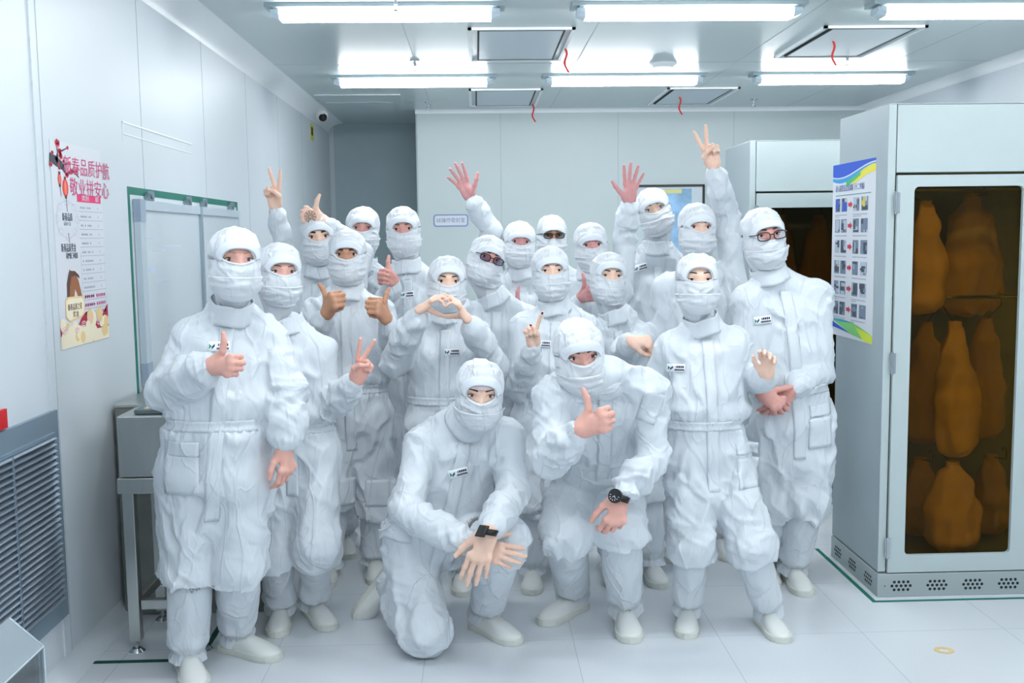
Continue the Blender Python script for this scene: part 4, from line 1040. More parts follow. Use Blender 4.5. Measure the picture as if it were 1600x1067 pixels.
NECK = np.array((0, -.03, -.25))
def hood_sdf(p):
    def E(c, r):
        q = (p-np.array(c))/np.array(r); return (np.sqrt((q*q).sum(-1))-1)*min(r)
    def sm(a, b, k): h = np.maximum(k-np.abs(a-b), 0)/k; return np.minimum(a, b)-h*h*k*.25
    d = sm(E((0, -.006, .020), (.087, .110, .090)), E((0, .012, -.062), (.0835, .096, .084)), .035)
    a, b = np.array((0, -.012, -.085)), NECK; ab = b-a
    t = np.clip(((p-a)@ab)/(ab@ab), 0, 1); d = sm(d, np.linalg.norm(p-a-t[..., None]*ab, axis=-1)-(.060+.012*t), .03)
    return d
def hood_trace(c, D, R0=.42):
    R = np.full(D.shape[0], R0)
    for _ in range(46): R = R-.72*hood_sdf(c+D*R[:, None])
    return R

def orient(V, F, c):
    """make the faces of a roughly star-shaped shell look outwards"""
    n = np.cross(V[F[:, 2]]-V[F[:, 0]], V[F[:, 3]]-V[F[:, 1]]); m = V[F].mean(1)-c
    return F[:, ::-1] if (n*m).sum() < 0 else F

def build_head(t, sp, rng, Nw=None):
    """returns head frame; adds hood, mask, eyes ... and returns skin geometry for the body"""
    s = sp['s']*sp.get('hs', 1.0)*1.05; seed = rng.random()*40
    yaw, pit, rol = sp.get('yaw', 0), sp.get('pitch', 4), sp.get('roll', 0)
    X = np.array([1., 0, 0]); Yf = np.array([0, -1., 0]); Z = np.array([0, 0, 1.])
    X, Yf = rot(X, (0, 0, 1), yaw), rot(Yf, (0, 0, 1), yaw)
    Yf, Z = rot(Yf, X, pit), rot(Z, X, pit)           # pitch: positive looks down
    X, Z = rot(X, Yf, -rol), rot(Z, Yf, -rol)           # roll: positive tips towards picture right
    if np.dot(Yf, (0, 0, 1)) > 0 and pit > 0: Yf, Z = rot(Yf, X, -2*pit), rot(Z, X, -2*pit)
    A = np.stack([X, Yf, Z]); px, py = sp['eye']
    O = atY(px, py, sp['Y']+sp.get('hdy', -.10))-.088*s*Yf
    W = lambda q: O+s*(np.asarray(q, float)@A)
    global NECK
    NECK = ((Nw-O)@A.T)/s
    # ---- hood: rings from the eye opening round to the back of the head
    ow, zt, zb = sp.get('open', (.072, .040, -.016)); na, nr = 112, 54
    a = 2*PI*np.arange(na)/na; ca, sa = np.cos(a), np.sin(a); e = 2/3.0; ow, zb = ow+.003, max(zb+.004, -.021)
    bx_ = ow*np.sign(ca)*np.abs(ca)**e; bz_ = np.where(sa > 0, zt, -zb)*np.sign(sa)*np.abs(sa)**(2/2.2)
    bz_ = bz_+.006*(np.abs(bx_)/ow)**2*np.where(sa > 0, -1, 1.)
    c0 = np.array([0, 0, .008]); B = np.stack([bx_, np.full(na, .105), bz_], 1)-c0; B = B/np.linalg.norm(B, axis=1)[:, None]
    pole = np.array([0, -1., .05]); pole /= np.linalg.norm(pole)
    om = np.arccos(np.clip(B@pole, -1, 1)); rows = []; last = None
    ss = np.linspace(0, 1, nr)**1.35
    arc = np.zeros(na); prev = None
    for i, q in enumerate(ss):
        q = min(q, .995)
        D = (np.sin((1-q)*om)[:, None]*B+np.sin(q*om)[:, None]*pole)/np.sin(om)[:, None]
        D /= np.linalg.norm(D, axis=1)[:, None]
        R = hood_trace(c0, D); p = c0+D*R[:, None]
        if prev is not None: arc = arc+np.linalg.norm(p-prev, axis=1)
        prev = p
        wt = sstep(-.15, .22, sa+0*arc)
        disp = .0018*wt*(1-sstep(.034, .0375, arc))+.0022*(1-wt)*(1-sstep(.005, .0075, arc))
        disp = disp-.0015*wt*np.exp(-((arc-.040)/.003)**2)
        az = np.arctan2(p[:, 0], p[:, 1])
        disp = disp+  .0090*np.sin(az*23+2*noise3(p*9+seed))*sstep(.031, .042, arc)*(1-sstep(.075, .125, arc))*sstep(.055, .08, p[:, 2])
        low = sstep(-.01, -.05, p[:, 2])
        nz = noise3(p*np.array([13, 13, 40])+seed)*1.0; n2 = noise3(p*np.array([24, 12, 16])+seed+9); n3 = noise3(p*np.array([30, 30, 30])+seed)
        disp = disp+low*(.0060*(1-2.4*np.abs(nz))+.0025*n3)+(1-low)*(.0050*(1-2.2*np.abs(n2))+.0020*n3)*sstep(.0, .05, arc)
        disp = disp+.006*noise3(p*np.array([9, 9, 30])+seed+5)*sstep(-.11, -.16, p[:, 2])
        front = sstep(-.02, .05, p[:, 1])
        disp = disp+.0035*front*sstep(-.054, -.058, p[:, 2])*sstep(-.165, -.16, p[:, 2])+.007*np.exp(-(p[:, 0]/.017)**2-((p[:, 2]+.036)/.020)**2)*front
        if i == 0: rows.append(c0+D*(R-.010)[:, None])
        rows.append(p+D*disp[:, None])
        if i == 0: rows[0] = rows[1]-D*.011
    V, F = gridmesh(rows, True); Vw = W(V); F = orient(Vw, F, O)
    quadmesh('hood', Vw, F, M_HOOD, t)
    # ---- brim band sits on the hood as a piece of its own
    rows = []
    sel = [k for k in range(na) if sa[k] > -.02]
    sel = sorted(sel, key=lambda k: a[k] if a[k] < 1.6*PI else a[k]-2*PI)
    for w_ in np.linspace(0, 1, 9):
        row = []
        for k in sel:
            col = np.array([r[k] for r in V.reshape(-1, na, 3)[1:]]); L = np.concatenate([[0], np.cumsum(np.linalg.norm(np.diff(col, axis=0), axis=1))])
            ln = .034*sstep(-.05, .5, sa[k])+.004; x = w_*ln*.85
            p = np.array([np.interp(x, L, col[:, j]) for j in range(3)]); dn = nrm(p-c0); row.append(p+dn*(.0020+.0006*math.sin(PI*w_)))
        rows.append(W(row))
    Vb, Fb = gridmesh(rows); Fb = orient(Vb, Fb, O); o = quadmesh('visor_band', Vb, Fb, M_HEM, t)
    md = o.modifiers.new('thick', 'SOLIDIFY'); md.thickness = .0028*s; md.offset = 0
    # ---- pleated lower mask
    rows = []; nzz, nx = 26, 40; z0, z1 = -.058, -.138
    for i in range(nzz):
        u = i/(nzz-1); z = z0+(z1-z0)*u; am = math.radians(74-30*u**1.6)
        az = np.linspace(-am, am, nx); D = np.stack([np.sin(az), np.cos(az), 0*az], 1); c = np.array([0, 0, z])
        R = hood_trace(c, D, .3); p = c+D*R[:, None]
        pl = .0009*math.sin(u*PI*6.4)+.005*u+.0016*(u < .08)
        row = c+D*(R+.0065+pl+.0050*noise3(p*np.array([15, 15, 38])+seed+3)+.003*(1-2*np.abs(noise3(p*np.array([20, 20, 52])+seed+8))))[:, None]
        row[:, 2] -= .008*u*np.cos(az/am*PI/2)
        rows.append(W(row))
    Vm, Fm = gridmesh(rows); Fm = orient(Vm, Fm, W((0, 0, -.1))); o = quadmesh('face_mask', Vm, Fm, M_HOOD, t)
    md = o.modifiers.new('thick', 'SOLIDIFY'); md.thickness = .0025*s; md.offset = 0
    # ---- skin of the head
    nu, nv = 150, 96; uu_ = (np.arange(nu)+.5)/nu*2*PI; az = uu_-.55*np.sin(uu_)  # denser at the face
    rows = []
    for i in range(nv+1):
        vv_ = -1+2*i/nv; zr = .118 if vv_ < 0 else .101; z = zr*(math.sin(vv_*PI/2)*.6+vv_*.4)*.9995; rr = math.sqrt(max(1-(z/zr)**2, 0))
        x = .073*rr*np.sin(az); y = .095*rr*np.cos(az); fy = face_y(x, np.full(nu, z)); f0 = .095*np.sqrt(np.maximum(1-(x/.076)**2-(z/.118)**2, .0004))
        y = y+(fy-f0)*sstep(.02, .05, y); rows.append(np.stack([x, y, np.full(nu, z)], 1))
    Vh, Fh = gridmesh(rows, True); Vh = W(Vh); Fh = orient(Vh, Fh, O)
    # ---- eyes, lids, brows
    eh = sp.get('eyeh', (.0062, .0048)); gaze = sp.get('gaze', 0.0); sk = SKIN[sp['skin']]; hair = HAIR[sp.get('hair', 'brown')]
    slant = sp.get('slant', 0.0)
    for sg in (-1, 1):
        cx = .0325*sg; nth = 32; th = 2*PI*np.arange(nth)/nth
        def bound(th):
            c, s_ = np.cos(th), np.sin(th)
            r = 1/np.sqrt((c/.0145)**2+(s_/np.where(s_ > 0, eh[0], eh[1]))**2); return r
        bo = bound(th); rings = []
        ix = gaze*.004
        for r in (.0003, .0028, .0030, .0062, .0065, .0095, 1):
            rr = np.minimum(r, bo); x = rr*np.cos(th); z = rr*np.sin(th)
            if r < 1: x = x+ix*(1-r/.02)
            yy = face_y(cx, 0)+.0030-10*x*x-14*z*z
            rings.append(np.stack([cx+x, yy+0*x, z+slant*x*sg], 1))
        V2, F2 = gridmesh(rings, True); ri = np.arange(len(F2))//nth
        F2 = orient(W(V2), F2, O); mi = np.where(ri < 2, 2, np.where(ri < 4, 1, 0))
        eye = quadmesh('eye', W(V2), F2, [M_EYEW, IRIS[sp.get('iris', 'brown')], M_PUP], t, mi)
        tt = np.linspace(0.02, PI-.02, 14); b_ = bound(tt); lx, lz = b_*np.cos(tt), b_*np.sin(tt)
        ly = face_y(cx, 0)+.0040-10*lx*lx-12*lz*lz; mb = MB()
        mb.tube(list(W(np.stack([cx+lx, ly+.0004, lz+.0004+slant*lx*sg], 1))), [.0007*s+.0011*s*math.sin(q) for q in tt], 6, 1)
        mb.tube(list(W(np.stack([cx+lx*1.12, face_y(cx+lx, lz)+.0010, lz*1.25+.0030+slant*lx*sg], 1))), [.0012*s+.0020*s*math.sin(q) for q in tt], 8, 0)
        b2 = bound(-tt); lx, lz = b2*np.cos(tt), -b2*np.sin(tt); ly = face_y(cx, 0)+.0034-10*lx*lx-12*lz*lz
        mb.tube(list(W(np.stack([cx+lx*1.05, ly, lz*1.1-.0006+slant*lx*sg], 1))), [.0006*s+.0010*s*math.sin(q) for q in tt], 6, 0)
        mb.build('eyelid', [sk, M_LASH], eye)
        q = np.linspace(0, 1, 9); x = sg*(.0135+.0385*q); z = .0225+.0052*np.sin(q*PI*.8)-.0035*q+sp.get('brow', 0)
        mb = MB(); mb.tube(list(W(np.stack([x, face_y(x, z)+.0008, z], 1))), [(.0026+.0012*math.sin(PI*min(1, k*1.3)))*s*(1-.55*k)*sp.get('browk', 1) for k in q], 8)
        mb.build('eyebrow', hair, t)
    if sp.get('hairshow'):
        sg = sp['hairshow']; q = np.linspace(0, 1, 8); rows = []
        for z in np.linspace(.048, -.010, 10):
            x = sg*np.linspace(.046+(.048-z)*.25, .076, 6); rows.append(W(np.stack([x, np.maximum(face_y(np.clip(x, -.07, .07), np.full(6, z))+.004, .03), np.full(6, z)], 1)))
        Vr, Fr = gridmesh(rows); quadmesh('hair', Vr, orient(Vr, Fr, O), hair, t)
    if sp.get('glasses'):
        g = MB(); y0 = .1135; gm = mat('glasses_frame', (24, 20, 24), .3); zc = -.002
        for sg in (-1, 1):
            pts = []
            for k in range(29):
                th = 2*PI*k/28; c, s_ = math.cos(th), math.sin(th); x = .0255*math.copysign(abs(c)**.62, c); z = .0165*math.copysign(abs(s_)**.62, s_)
                pts.append((sg*.034+x, y0-.35*(abs(sg*.034+x)-.01)**1.0*.2, zc+z))
            g.tube(list(W(pts)), .0024*s, 8, cap=False)
            g.tube(list(W([(sg*.060, y0-.012, zc+.009), (sg*.072, .085, zc+.008), (sg*.074, .03, zc+.004)])), .0022*s, 6)
        g.tube(list(W([(-.0095, y0, zc+.004), (0, y0+.003, zc+.007), (.0095, y0, zc+.004)])), .0024*s, 8)
        go = g.build('glasses', gm, t); go['label'] = 'dark framed glasses'
        for sg in (-1, 1):
            V3 = []; 
            for k in range(28):
                th = 2*PI*k/28; c, s_ = math.cos(th), math.sin(th); x = .0245*math.copysign(abs(c)**.62, c); z = .0155*math.copysign(abs(s_)**.62, s_)
                V3.append((sg*.034+x, y0-.07*(abs(sg*.034+x)-.01), zc+z))
            mb = MB(); mb.add(W(V3), [tuple(range(28))]); mb.build('lens', LENS[sp['glasses']], go)
    if sp.get('goggle_band'):   # clear hair-net edge showing under the brim
        x = np.linspace(-.062, .062, 24); rows = [W(np.stack([x, face_y(x, np.full(24, z))+.003+.001*np.sin(x*300), np.full(24, z)], 1)) for z in np.linspace(.020+.008, .05, 6)]
        Vr, Fr = gridmesh(rows); o = quadmesh('hair_net', Vr, orient(Vr, Fr, O), mat('hair_net_cloth', (226, 206, 208), .6), t)
    return O, A, s, Vh, Fh
LENS = {'clear': glass_mat('lens_clear', (.93, .93, .95), .02, .05), 'purple': glass_mat('lens_purple', (.50, .45, .60), .02, .06), 'dark': glass_mat('lens_dark', (.36, .33, .30), .02, .06)}

def shoe(t, F0, toe, up, s):
    """F0 sole centre, toe/up unit directions"""
    toe = nrm(toe); up = nrm(np.asarray(up)-toe*np.dot(up, toe)); sd = np.cross(toe, up); L = .298*s
    ts = np.array([0, .015, .05, .12, .22, .34, .46, .58, .70, .80, .88, .94, .975, 1.0])
    wd = np.array([.008, .022, .032, .037, .038, .037, .040, .0455, .048, .046, .041, .031, .020, .006])*s*1.08
    ht = np.array([.030, .062, .080, .088, .090, .088, .080, .070, .061, .054, .047, .040, .034, .026])*s
    off = np.array([0, 0, 0, 0, 0, 0, 0, .001, .002, .003, .003, .003, .002, .001])*s
    rows = []; n = 22
    for q, w, h_, of in zip(ts, wd, ht, off):
        c = F0+toe*(q-.5)*L+sd*of; row = []
        for k in range(n):
            a = PI*k/(n-1); x = math.cos(a); z = math.sin(a); row.append(c+sd*w*math.copysign(abs(x)**.75, x)+up*(.014*s+(h_-.014*s)*z**.85))
        rows.append(row)
    rows = [[rows[0][0]*.0+np.mean(rows[0], 0)]*n]+rows+[[np.mean(rows[-1], 0)]*n]
    V, F = gridmesh(rows, True); o = quadmesh('shoe', V, orient(V, F, F0+up*.03), M_SHOE, t)
    rows = []
    for q, w, of in zip(ts, wd, off):
        c = F0+toe*(q-.5)*L*1.02+sd*of; w2 = w+.004*s
        prof = [(-1, .0), (-1.03, .012), (-1.02, .024), (-.9, .028), (.9, .028), (1.02, .024), (1.03, .012), (1, 0)]
        rows.append([c+sd*w2*x+up*(z*s+.001+.012*s*max(0, q-.8)**1.0*0) for x, z in prof])
    rows = [[np.mean(rows[0], 0)]*8]+rows+[[np.mean(rows[-1], 0)]*8]
    V, F = gridmesh(rows, True); mb = MB(); mb.add(V, [tuple(f) for f in orient(V, F, F0+up*.012)]); so = mb.build('sole', M_SOLE, o)

def boot_cover(t, kn, an, s, seed, r0=.078, top=.22):
    ax = nrm(an-kn); ref = np.array([1., 0, 0]); u = nrm(ref-ax*np.dot(ref, ax)); v = np.cross(ax, u)
    p0 = lerp(kn, an, top); p1 = an+ax*.045*s; L = np.linalg.norm(p1-p0); n, m = 44, 40; th = 2*PI*np.arange(n)/n; rows = []
    for i in range(m+1):
        q = i/m; c = p0+ax*L*q
        r = np.interp(q, [0, .03, .10, .35, .62, .80, .875, .905, .94, 1.0], np.array([.060, .070, r0, r0*1.03, r0*.97, .074, .058, .049, .060, .071]))*s
        dirv = np.cos(th)[:, None]*u+np.sin(th)[:, None]*v; P = c+dirv*r
        f = .007*(1-2.4*np.abs(noise3(P*np.array([16, 16, 5])+seed)))+.004*noise3(P*np.array([10, 10, 30])+seed)*sstep(.5, .85, q)
        f = f+.0055*np.sin(15*th+3*noise3(P*5+seed))*(math.exp(-((q-.9)/.06)**2)+.8*math.exp(-((q-.02)/.04)**2))
        rows.append(c+dirv*(r+f*s)[:, None])
    V, F = gridmesh(rows, True); quadmesh('boot_cover', V, orient(V, F, lerp(p0, p1, .5)), M_SUIT, t)

def watch(t, W, d, n, s, round_face):
    d, n = nrm(d), nrm(n); sd = np.cross(d, n); mb = MB(); k = 40; rows = []
    for j, (al, rr) in enumerate(((-.0105, .0), (-.0105, .0024), (.0105, .0024), (.0105, .0))):
        rows.append([W+d*al*s+s*((.0315+rr)*math.cos(2*PI*i/k)*sd+(.0255+rr)*math.sin(2*PI*i/k)*n) for i in range(k)])
    V, F = gridmesh(rows+[rows[0]], True); root = quadmesh('wrist_watch', V, orient(V, F, W), M_BLACK, t); root['label'] = 'black wrist watch'
    c = W+n*.0285*s; mb = MB()
    if round_face:
        mb.cyl(c-n*.002*s, n, .0215*s, .010*s, 32); mb.build('watch_case', M_BLACK, root)
        mb = MB(); mb.cyl(c+n*.008*s, n, .0185*s, .0005, 32); dial = mb.build('watch_dial', mat('dial_black', (24, 27, 30), .3), root); mb = MB()
        for i in range(12):
            a = 2*PI*i/12; rd = sd*math.cos(a)+d*math.sin(a); tn = np.cross(rd, n); mb.obox(c+n*.009*s+rd*.0148*s, rd*.0022*s, tn*.0011*s, n*.0003)
        for a, L in ((.9, .008), (2.3, .011)):
            rd = sd*math.cos(a)+d*math.sin(a); mb.obox(c+n*.0091*s+rd*L/2*s, rd*L/2*s, np.cross(rd, n)*.0009*s, n*.0003)
        mb.build('hour_marks', M_PAPER, root)
    else:
        mb.obox(c+n*.003*s, d*.020*s, sd*.017*s, n*.005*s); mb.build('watch_case', M_BLACK, root, .003)

REP = []
def person(sp):
    rng = random.Random(sp['seed']); s = sp['s']; Y = sp['Y']; bw, bd = sp.get('bulk', (1.0, 1.0)); seed = sp['seed']*3.7
    pt = lambda q: atY(q[0], q[1], Y+(q[2] if len(q) > 2 else 0))
    if 'feet' in sp: feet = [(lambda g: (g+np.array([0, 0, f[3] if len(f) > 3 else 0]), f[2]))(atZ(f[0], f[1], 0.0)) for f in sp['feet']]
    else: feet = None
    pel = pt(sp['pel']); sha, shb = pt(sp['sh'][0]), pt(sp['sh'][1])
    if feet is None:
        fd = sp.get('stance', .12); feet = [(np.array([pel[0]+sg*fd, Y-.03, 0]), sg*14) for sg in (-1, 1)]
    base = np.array([(feet[0][0][0]+feet[1][0][0])/2, (feet[0][0][1]+feet[1][0][1])/2, 0])
    t = thing('person', base, sp['label'], 'person', 'people in white clean-room suits')
    mid = (sha+shb)/2; R = nrm(shb-sha); U = nrm(mid-pel); U = nrm(U-R*np.dot(U, R)); FW = np.cross(R, U)
    N = mid+U*sp.get('nk', .125)*s+R*sp.get('nx', 0.0)
    O, A, hs, Vh, Fh = build_head(t, sp, rng, N-U*.075*s)
    X, Yf, Z = A
    hax = nrm(O-Z*.10*hs-N); TL = np.linalg.norm(mid-pel)
    arms = {}
    for sd in 'ab':
        sh = (sha if sd == 'a' else shb)-U*.022*s; ar = sp['arm_'+sd]; el, wr = pt(ar[0]), pt(ar[1]); arms[sd] = (sh, el, wr)
        REP.append((sp['id'], sd, round(float(np.linalg.norm(sh-el)/s), 2), round(float(np.linalg.norm(el-wr)/s), 2)))
    sha, shb = sha-U*.022*s, shb-U*.022*s
    legs = {}
    for i, sd in enumerate('ab'):
        f0, ang = feet[i]
        sg = -1 if sd == 'a' else 1; hip = pel+R*sg*.088*s*bw-U*.03*s
        toe = np.array([math.sin(math.radians(ang)), -math.cos(math.radians(ang)), 0]); up = np.array([0, 0, 1.])
        if sp.get('foot_'+sd): toe, up = (nrm(q) for q in sp['foot_'+sd])
        an = f0+up*.10*s-toe*.075*s
        if sp.get('kn_'+sd): kn = pt(sp['kn_'+sd])
        else: kn = lerp(hip, an, .52)+np.array([0, -.05, 0])*s+toe*.01
        legs[sd] = (hip, kn, an, f0, toe, up)
        REP.append((sp['id'], 'leg'+sd, round(float(np.linalg.norm(hip-kn)/s), 2), round(float(np.linalg.norm(kn-an)/s), 2)))
    REP.append((sp['id'], 'torso', round(float(TL/s), 2), 'shw', round(float(np.linalg.norm(sha-shb)/s), 2), 'neck', round(float(np.linalg.norm(O-N)/s), 2), 'pelz', round(float(pel[2]), 2), 'eyez', round(float(O[2]), 2)))
    HR = {}
    for sd in 'ab':
        hip, kn, an = legs[sd][:3]; hz = sp.get('hz_'+sd, sp.get('hz', .37*s))
        HR[sd] = sp.get('hem_'+sd, float(np.clip((kn[2]-hz)/max(kn[2]-an[2], .05), .02, .7)))
    # ------------------------------------------------ coverall
    allp = np.array([sha, shb, pel, N]+[q for a in arms.values() for q in a]+[q for l in legs.values() for q in l[:3]])
    h = sp.get('h', .0105); C = Field(allp.min(0)-.24*s, allp.max(0)+.24*s, h)
    P = lambda k: lerp(mid, pel, k); k1 = .05*s
    C.econe(P(.14), P(.45), R, FW, .150*s*bw, .104*s*bd, .166*s*bw, .122*s*bd)
    C.econe(P(.45), P(.72), R, FW, .166*s*bw, .122*s*bd, .166*s*bw, .128*s*bd, k1)
    C.econe(P(.72), P(1.0), R, FW, .162*s*bw, .122*s*bd, .172*s*bw, .130*s*bd, k1)
    for sh in (sha, shb): C.cone(N-U*.05*s, sh, .066*s, .062*s, .045*s); C.cone(sh, P(.32)+(sh-mid)*.50, .068*s, .080*s, .04*s)
    for sd in 'ab':
        sh, el, wr = arms[sd]; k = sp.get('slv', 1.0)
        fa = nrm(wr-el); m1 = lerp(el, wr, .55); cuff = wr-fa*.010*s
        C.cone(sh, el, .068*s, .064*s*k, .035*s); C.cone(el, m1, .064*s*k, .060*s*k, .02*s); C.cone(m1, lerp(el, wr, .84), .060*s*k, .052*s*k, .02*s); C.cone(lerp(el, wr, .84), cuff, .052*s*k, .035*s, .010*s)
    for sd in 'ab':
        hip, kn, an, f0, toe, up = legs[sd]; hr = HR[sd]; hem = lerp(kn, an, hr); lk = sp.get('leg', 1.0)
        C.cone(hip, lerp(hip, kn, .5), .104*s*bw, .104*s*lk, .05*s); C.cone(lerp(hip, kn, .5), kn, .104*s*lk, .104*s*lk, .03*s); C.cone(kn, hem, .104*s*lk, .116*s*lk, .03*s)
    if not sp.get('lowc'): C.cone(pel-U*.06*s, pel-U*.17*s+FW*.01, .10*s*bw, .085*s, .06*s)
    for sd in 'ab':     # trouser legs end in an open-looking straight hem
        if sp.get('nocut') == sd: continue
        ot = 'b' if sd == 'a' else 'a'; hip, kn, an = legs[sd][:3]; ax = nrm(an-kn); hem = lerp(kn, an, HR[sd])
        sl, G = C._sub(hem-.20*s, hem+.20*s); q = G-hem; hh = q@ax; own = np.linalg.norm(q-hh[..., None]*ax, axis=-1)
        k2, a2 = legs[ot][1:3]; ab = a2-k2; tq = np.clip(((G-k2)@ab)/(ab@ab), -.3, 1); oth = np.linalg.norm(G-k2-tq[..., None]*ab, axis=-1)
        m = (own < .17*s) & (own < oth) & (hh > -.03)
        d0 = C.d[sl]; C.d[sl] = np.where(m, np.maximum(d0, hh), d0)
    V, F = C.mesh(); V = smooth(V, F, 2, .5)
    Nn = v_normals(V, F)
    bones = [('t', pel-U*.10*s, mid, .17*s)]
    for sd in 'ab':
        sh, el, wr = arms[sd]; bones += [('u', sh+nrm(el-sh)*.05*s, el, .072*s), ('f', el, wr, .058*s)]
        hip, kn, an = legs[sd][:3]; hem = lerp(kn, an, HR[sd]); bones += [('h', hip-U*.06*s, kn, .112*s), ('s', kn, hem+.001, .106*s)]
    best = np.full(len(V), 9e9); wb = np.zeros(len(V), int); tt = np.zeros(len(V))
    for i, (ty, a_, b_, r_) in enumerate(bones):
        ab = b_-a_; q = np.clip(((V-a_)@ab)/(ab@ab), 0, 1); dd = np.linalg.norm(V-a_-q[:, None]*ab, axis=1)/r_
        m = dd < best; best[m] = dd[m]; wb[m] = i; tt[m] = q[m]
    disp = np.zeros(len(V)); PAR = {'t': (2.6, 9, .0100, 9, 13), 'u': (9, 6, .0072, 20, 9), 'f': (12, 6, .0095, 25, 10), 'h': (4, 9, .0115, 13, 9), 's': (9, 8, .0105, 20, 9)}
    fk = sp.get('fold', 1.0)*1.6
    for i, (ty, a_, b_, r_) in enumerate(bones):
        m = wb == i
        if not m.any(): continue
        fa, fp, am, f2a, f2p = PAR[ty]; ax = nrm(b_-a_); q = V[m]-a_; al = q@ax; per = q-al[:, None]*ax
        # slanting the folds: mix some of the across position into the along coordinate
        e1 = nrm(np.cross(ax, (0.31, 0.9, 0.2))); sl = per@e1
        c1 = per*fp+ax*((al+.55*sl)*fa)[:, None]+seed+i*3.1; c2 = per*f2p+ax*((al-.8*sl)*f2a)[:, None]+seed*1.3+i
        wv = noise3(V[m]*6+seed)[:, None]*.35
        g1 = noise3(c1+wv); g2 = noise3(c2+wv)
        crest = np.maximum(0, 1-np.abs(g1)*3.2)**1.25
        d_ = am*(crest*.9-.25+1.0*g1)+am*.45*g2+am*.5*(np.maximum(0, 1-np.abs(g2)*3.4)**1.4-.22)
        if ty == 'f': d_ = d_*(1-.5*sstep(.9, 1, tt[m]))+.004*np.sin(np.arctan2(per@np.cross(ax, e1), sl)*13+g1*2)*sstep(.86, .98, tt[m])
        if ty == 't':
            zb = sp.get('belt', .25); tz = ((V[m]-pel)@U)/TL
            d_ = d_-.016*np.exp(-((tz-zb)/.035)**2)+.010*np.exp(-((tz-zb-.14)/.07)**2)
            ph = np.arctan2((V[m]-pel)@R, (V[m]-pel)@FW)
            d_ = d_+.0045*np.sin(ph*34+g1*3)*np.exp(-((tz-zb)/.09)**2)
        disp[m] = d_*s*fk*(.40+.95*sstep(-.35, .45, noise3(V[m]*np.array([5, 5, 3.5])+seed*.7)))
    # soften the seam between bone patches
    e = np.concatenate([F[:, [0, 1]], F[:, [1, 2]], F[:, [2, 3]], F[:, [3, 0]]]); e = np.concatenate([e, e[:, ::-1]]); cn = np.maximum(np.bincount(e[:, 0], minlength=len(V)), 1)
    for _ in range(1): disp = .5*disp+.5*np.bincount(e[:, 0], disp[e[:, 1]], len(V))/cn
    V = V+Nn*disp[:, None]
    V[:, 2] = np.maximum(V[:, 2], .006)
    quadmesh('coverall', V, F, M_SUIT, t)
    tv = (wb == 0) | ((best > 0) & (np.isin(wb, [3, 4, 7, 8])))
    Ft = F[(wb[F] == 0).all(1)]; Fl = F[np.isin(wb[F], [0] + [i for i, b in enumerate(bones) if b[0] in 'hs']).all(1)]
    bt = BVHTree.FromPolygons(V.tolist(), Ft.tolist()); bl = BVHTree.FromPolygons(V.tolist(), Fl.tolist())
    def cast(tree, o, d):
        q = tree.ray_cast(Vector(o), Vector(d), 1.5); return None if q[0] is None else np.array(q[0])
    def patch(name, tree, c, a1, a2, w, hh, m, off=.004, th=.0025, n=(8, 8), d=None, curve=None):
        d = FW if d is None else d; rows = []; last = None
        for j in range(n[1]+1):
            row = []
            for i in range(n[0]+1):
                u, v = (i/n[0]-.5)*w, (j/n[1]-.5)*hh; q = c+a1*u+a2*v; k = cast(tree, q+d*.45, -d)
                row.append(None if k is None else (k-q)@d)
            rows.append(row)
        vals = [x for r in rows for x in r if x is not None]
        if len(vals) < 6: return None
        md_ = float(np.median(vals))
        G = np.array([[md_ if x is None or abs(x-md_) > .09 else x for x in r] for r in rows])
        for _ in range(2):
            g = np.pad(G, 1, mode='edge'); G = .4*G+.15*(g[:-2, 1:-1]+g[2:, 1:-1]+g[1:-1, :-2]+g[1:-1, 2:])
        pr = [[c+a1*(i/n[0]-.5)*w+a2*(j/n[1]-.5)*hh+d*(G[j, i]+off) for i in range(n[0]+1)] for j in range(n[1]+1)]
        Vp, Fp = gridmesh(pr); nn = np.cross(Vp[Fp[0][2]]-Vp[Fp[0][0]], Vp[Fp[0][3]]-Vp[Fp[0][1]])
        if nn@d < 0: Fp = Fp[:, ::-1]
        o = quadmesh(name, Vp, Fp, m, t); md = o.modifiers.new('thick', 'SOLIDIFY'); md.thickness = th; md.offset = 0
        return o, Vp
    # placket, belt
    if sp.get('placket', True):
        top, bot = mid+U*.02*s, pel-U*sp.get('plk', .17)*s; c = (top+bot)/2
        patch('zip_placket', bl, c, R, nrm(top-bot), .052*s, np.linalg.norm(top-bot), M_SUIT, .0035, .004, (5, 44))
    zb = sp.get('belt', .25)
    rows = []
    for v in np.linspace(-.020, .020, 5)*s:
        row = []
        for ph in np.linspace(-1.75, 1.75, 60):
            c = pel+U*(zb*TL+v); d = FW*math.cos(ph)+R*math.sin(ph); k = cast(bt, c+d*.45, -d); row.append(np.nan if k is None else (k-c)@d)
        rows.append(row)
    G = np.array(rows)
    if np.isfinite(G).sum() > 40:
        md_ = np.nanmedian(G); G = np.where(np.isfinite(G), G, md_); G = np.clip(G, md_-.06, md_+.06)
        for _ in range(3):
            g = np.pad(G, 1, mode='edge'); G = .3*G+.1*(g[:-2, 1:-1]+g[2:, 1:-1])+.25*(g[1:-1, :-2]+g[1:-1, 2:])
        phs = np.linspace(-1.75, 1.75, 60)
        pr = [[pel+U*(zb*TL+v)+(FW*math.cos(p_)+R*math.sin(p_))*(G[j, i]+.0045+.002*math.sin(p_*40+j)) for i, p_ in enumerate(phs)] for j, v in enumerate(np.linspace(-.020, .020, 5)*s)]
        Vp, Fp = gridmesh(pr); Fp = orient(Vp, Fp, pel+U*zb*TL); o = quadmesh('waist_elastic', Vp, Fp, M_SUIT, t); md = o.modifiers.new('thick', 'SOLIDIFY'); md.thickness = .004; md.offset = 0
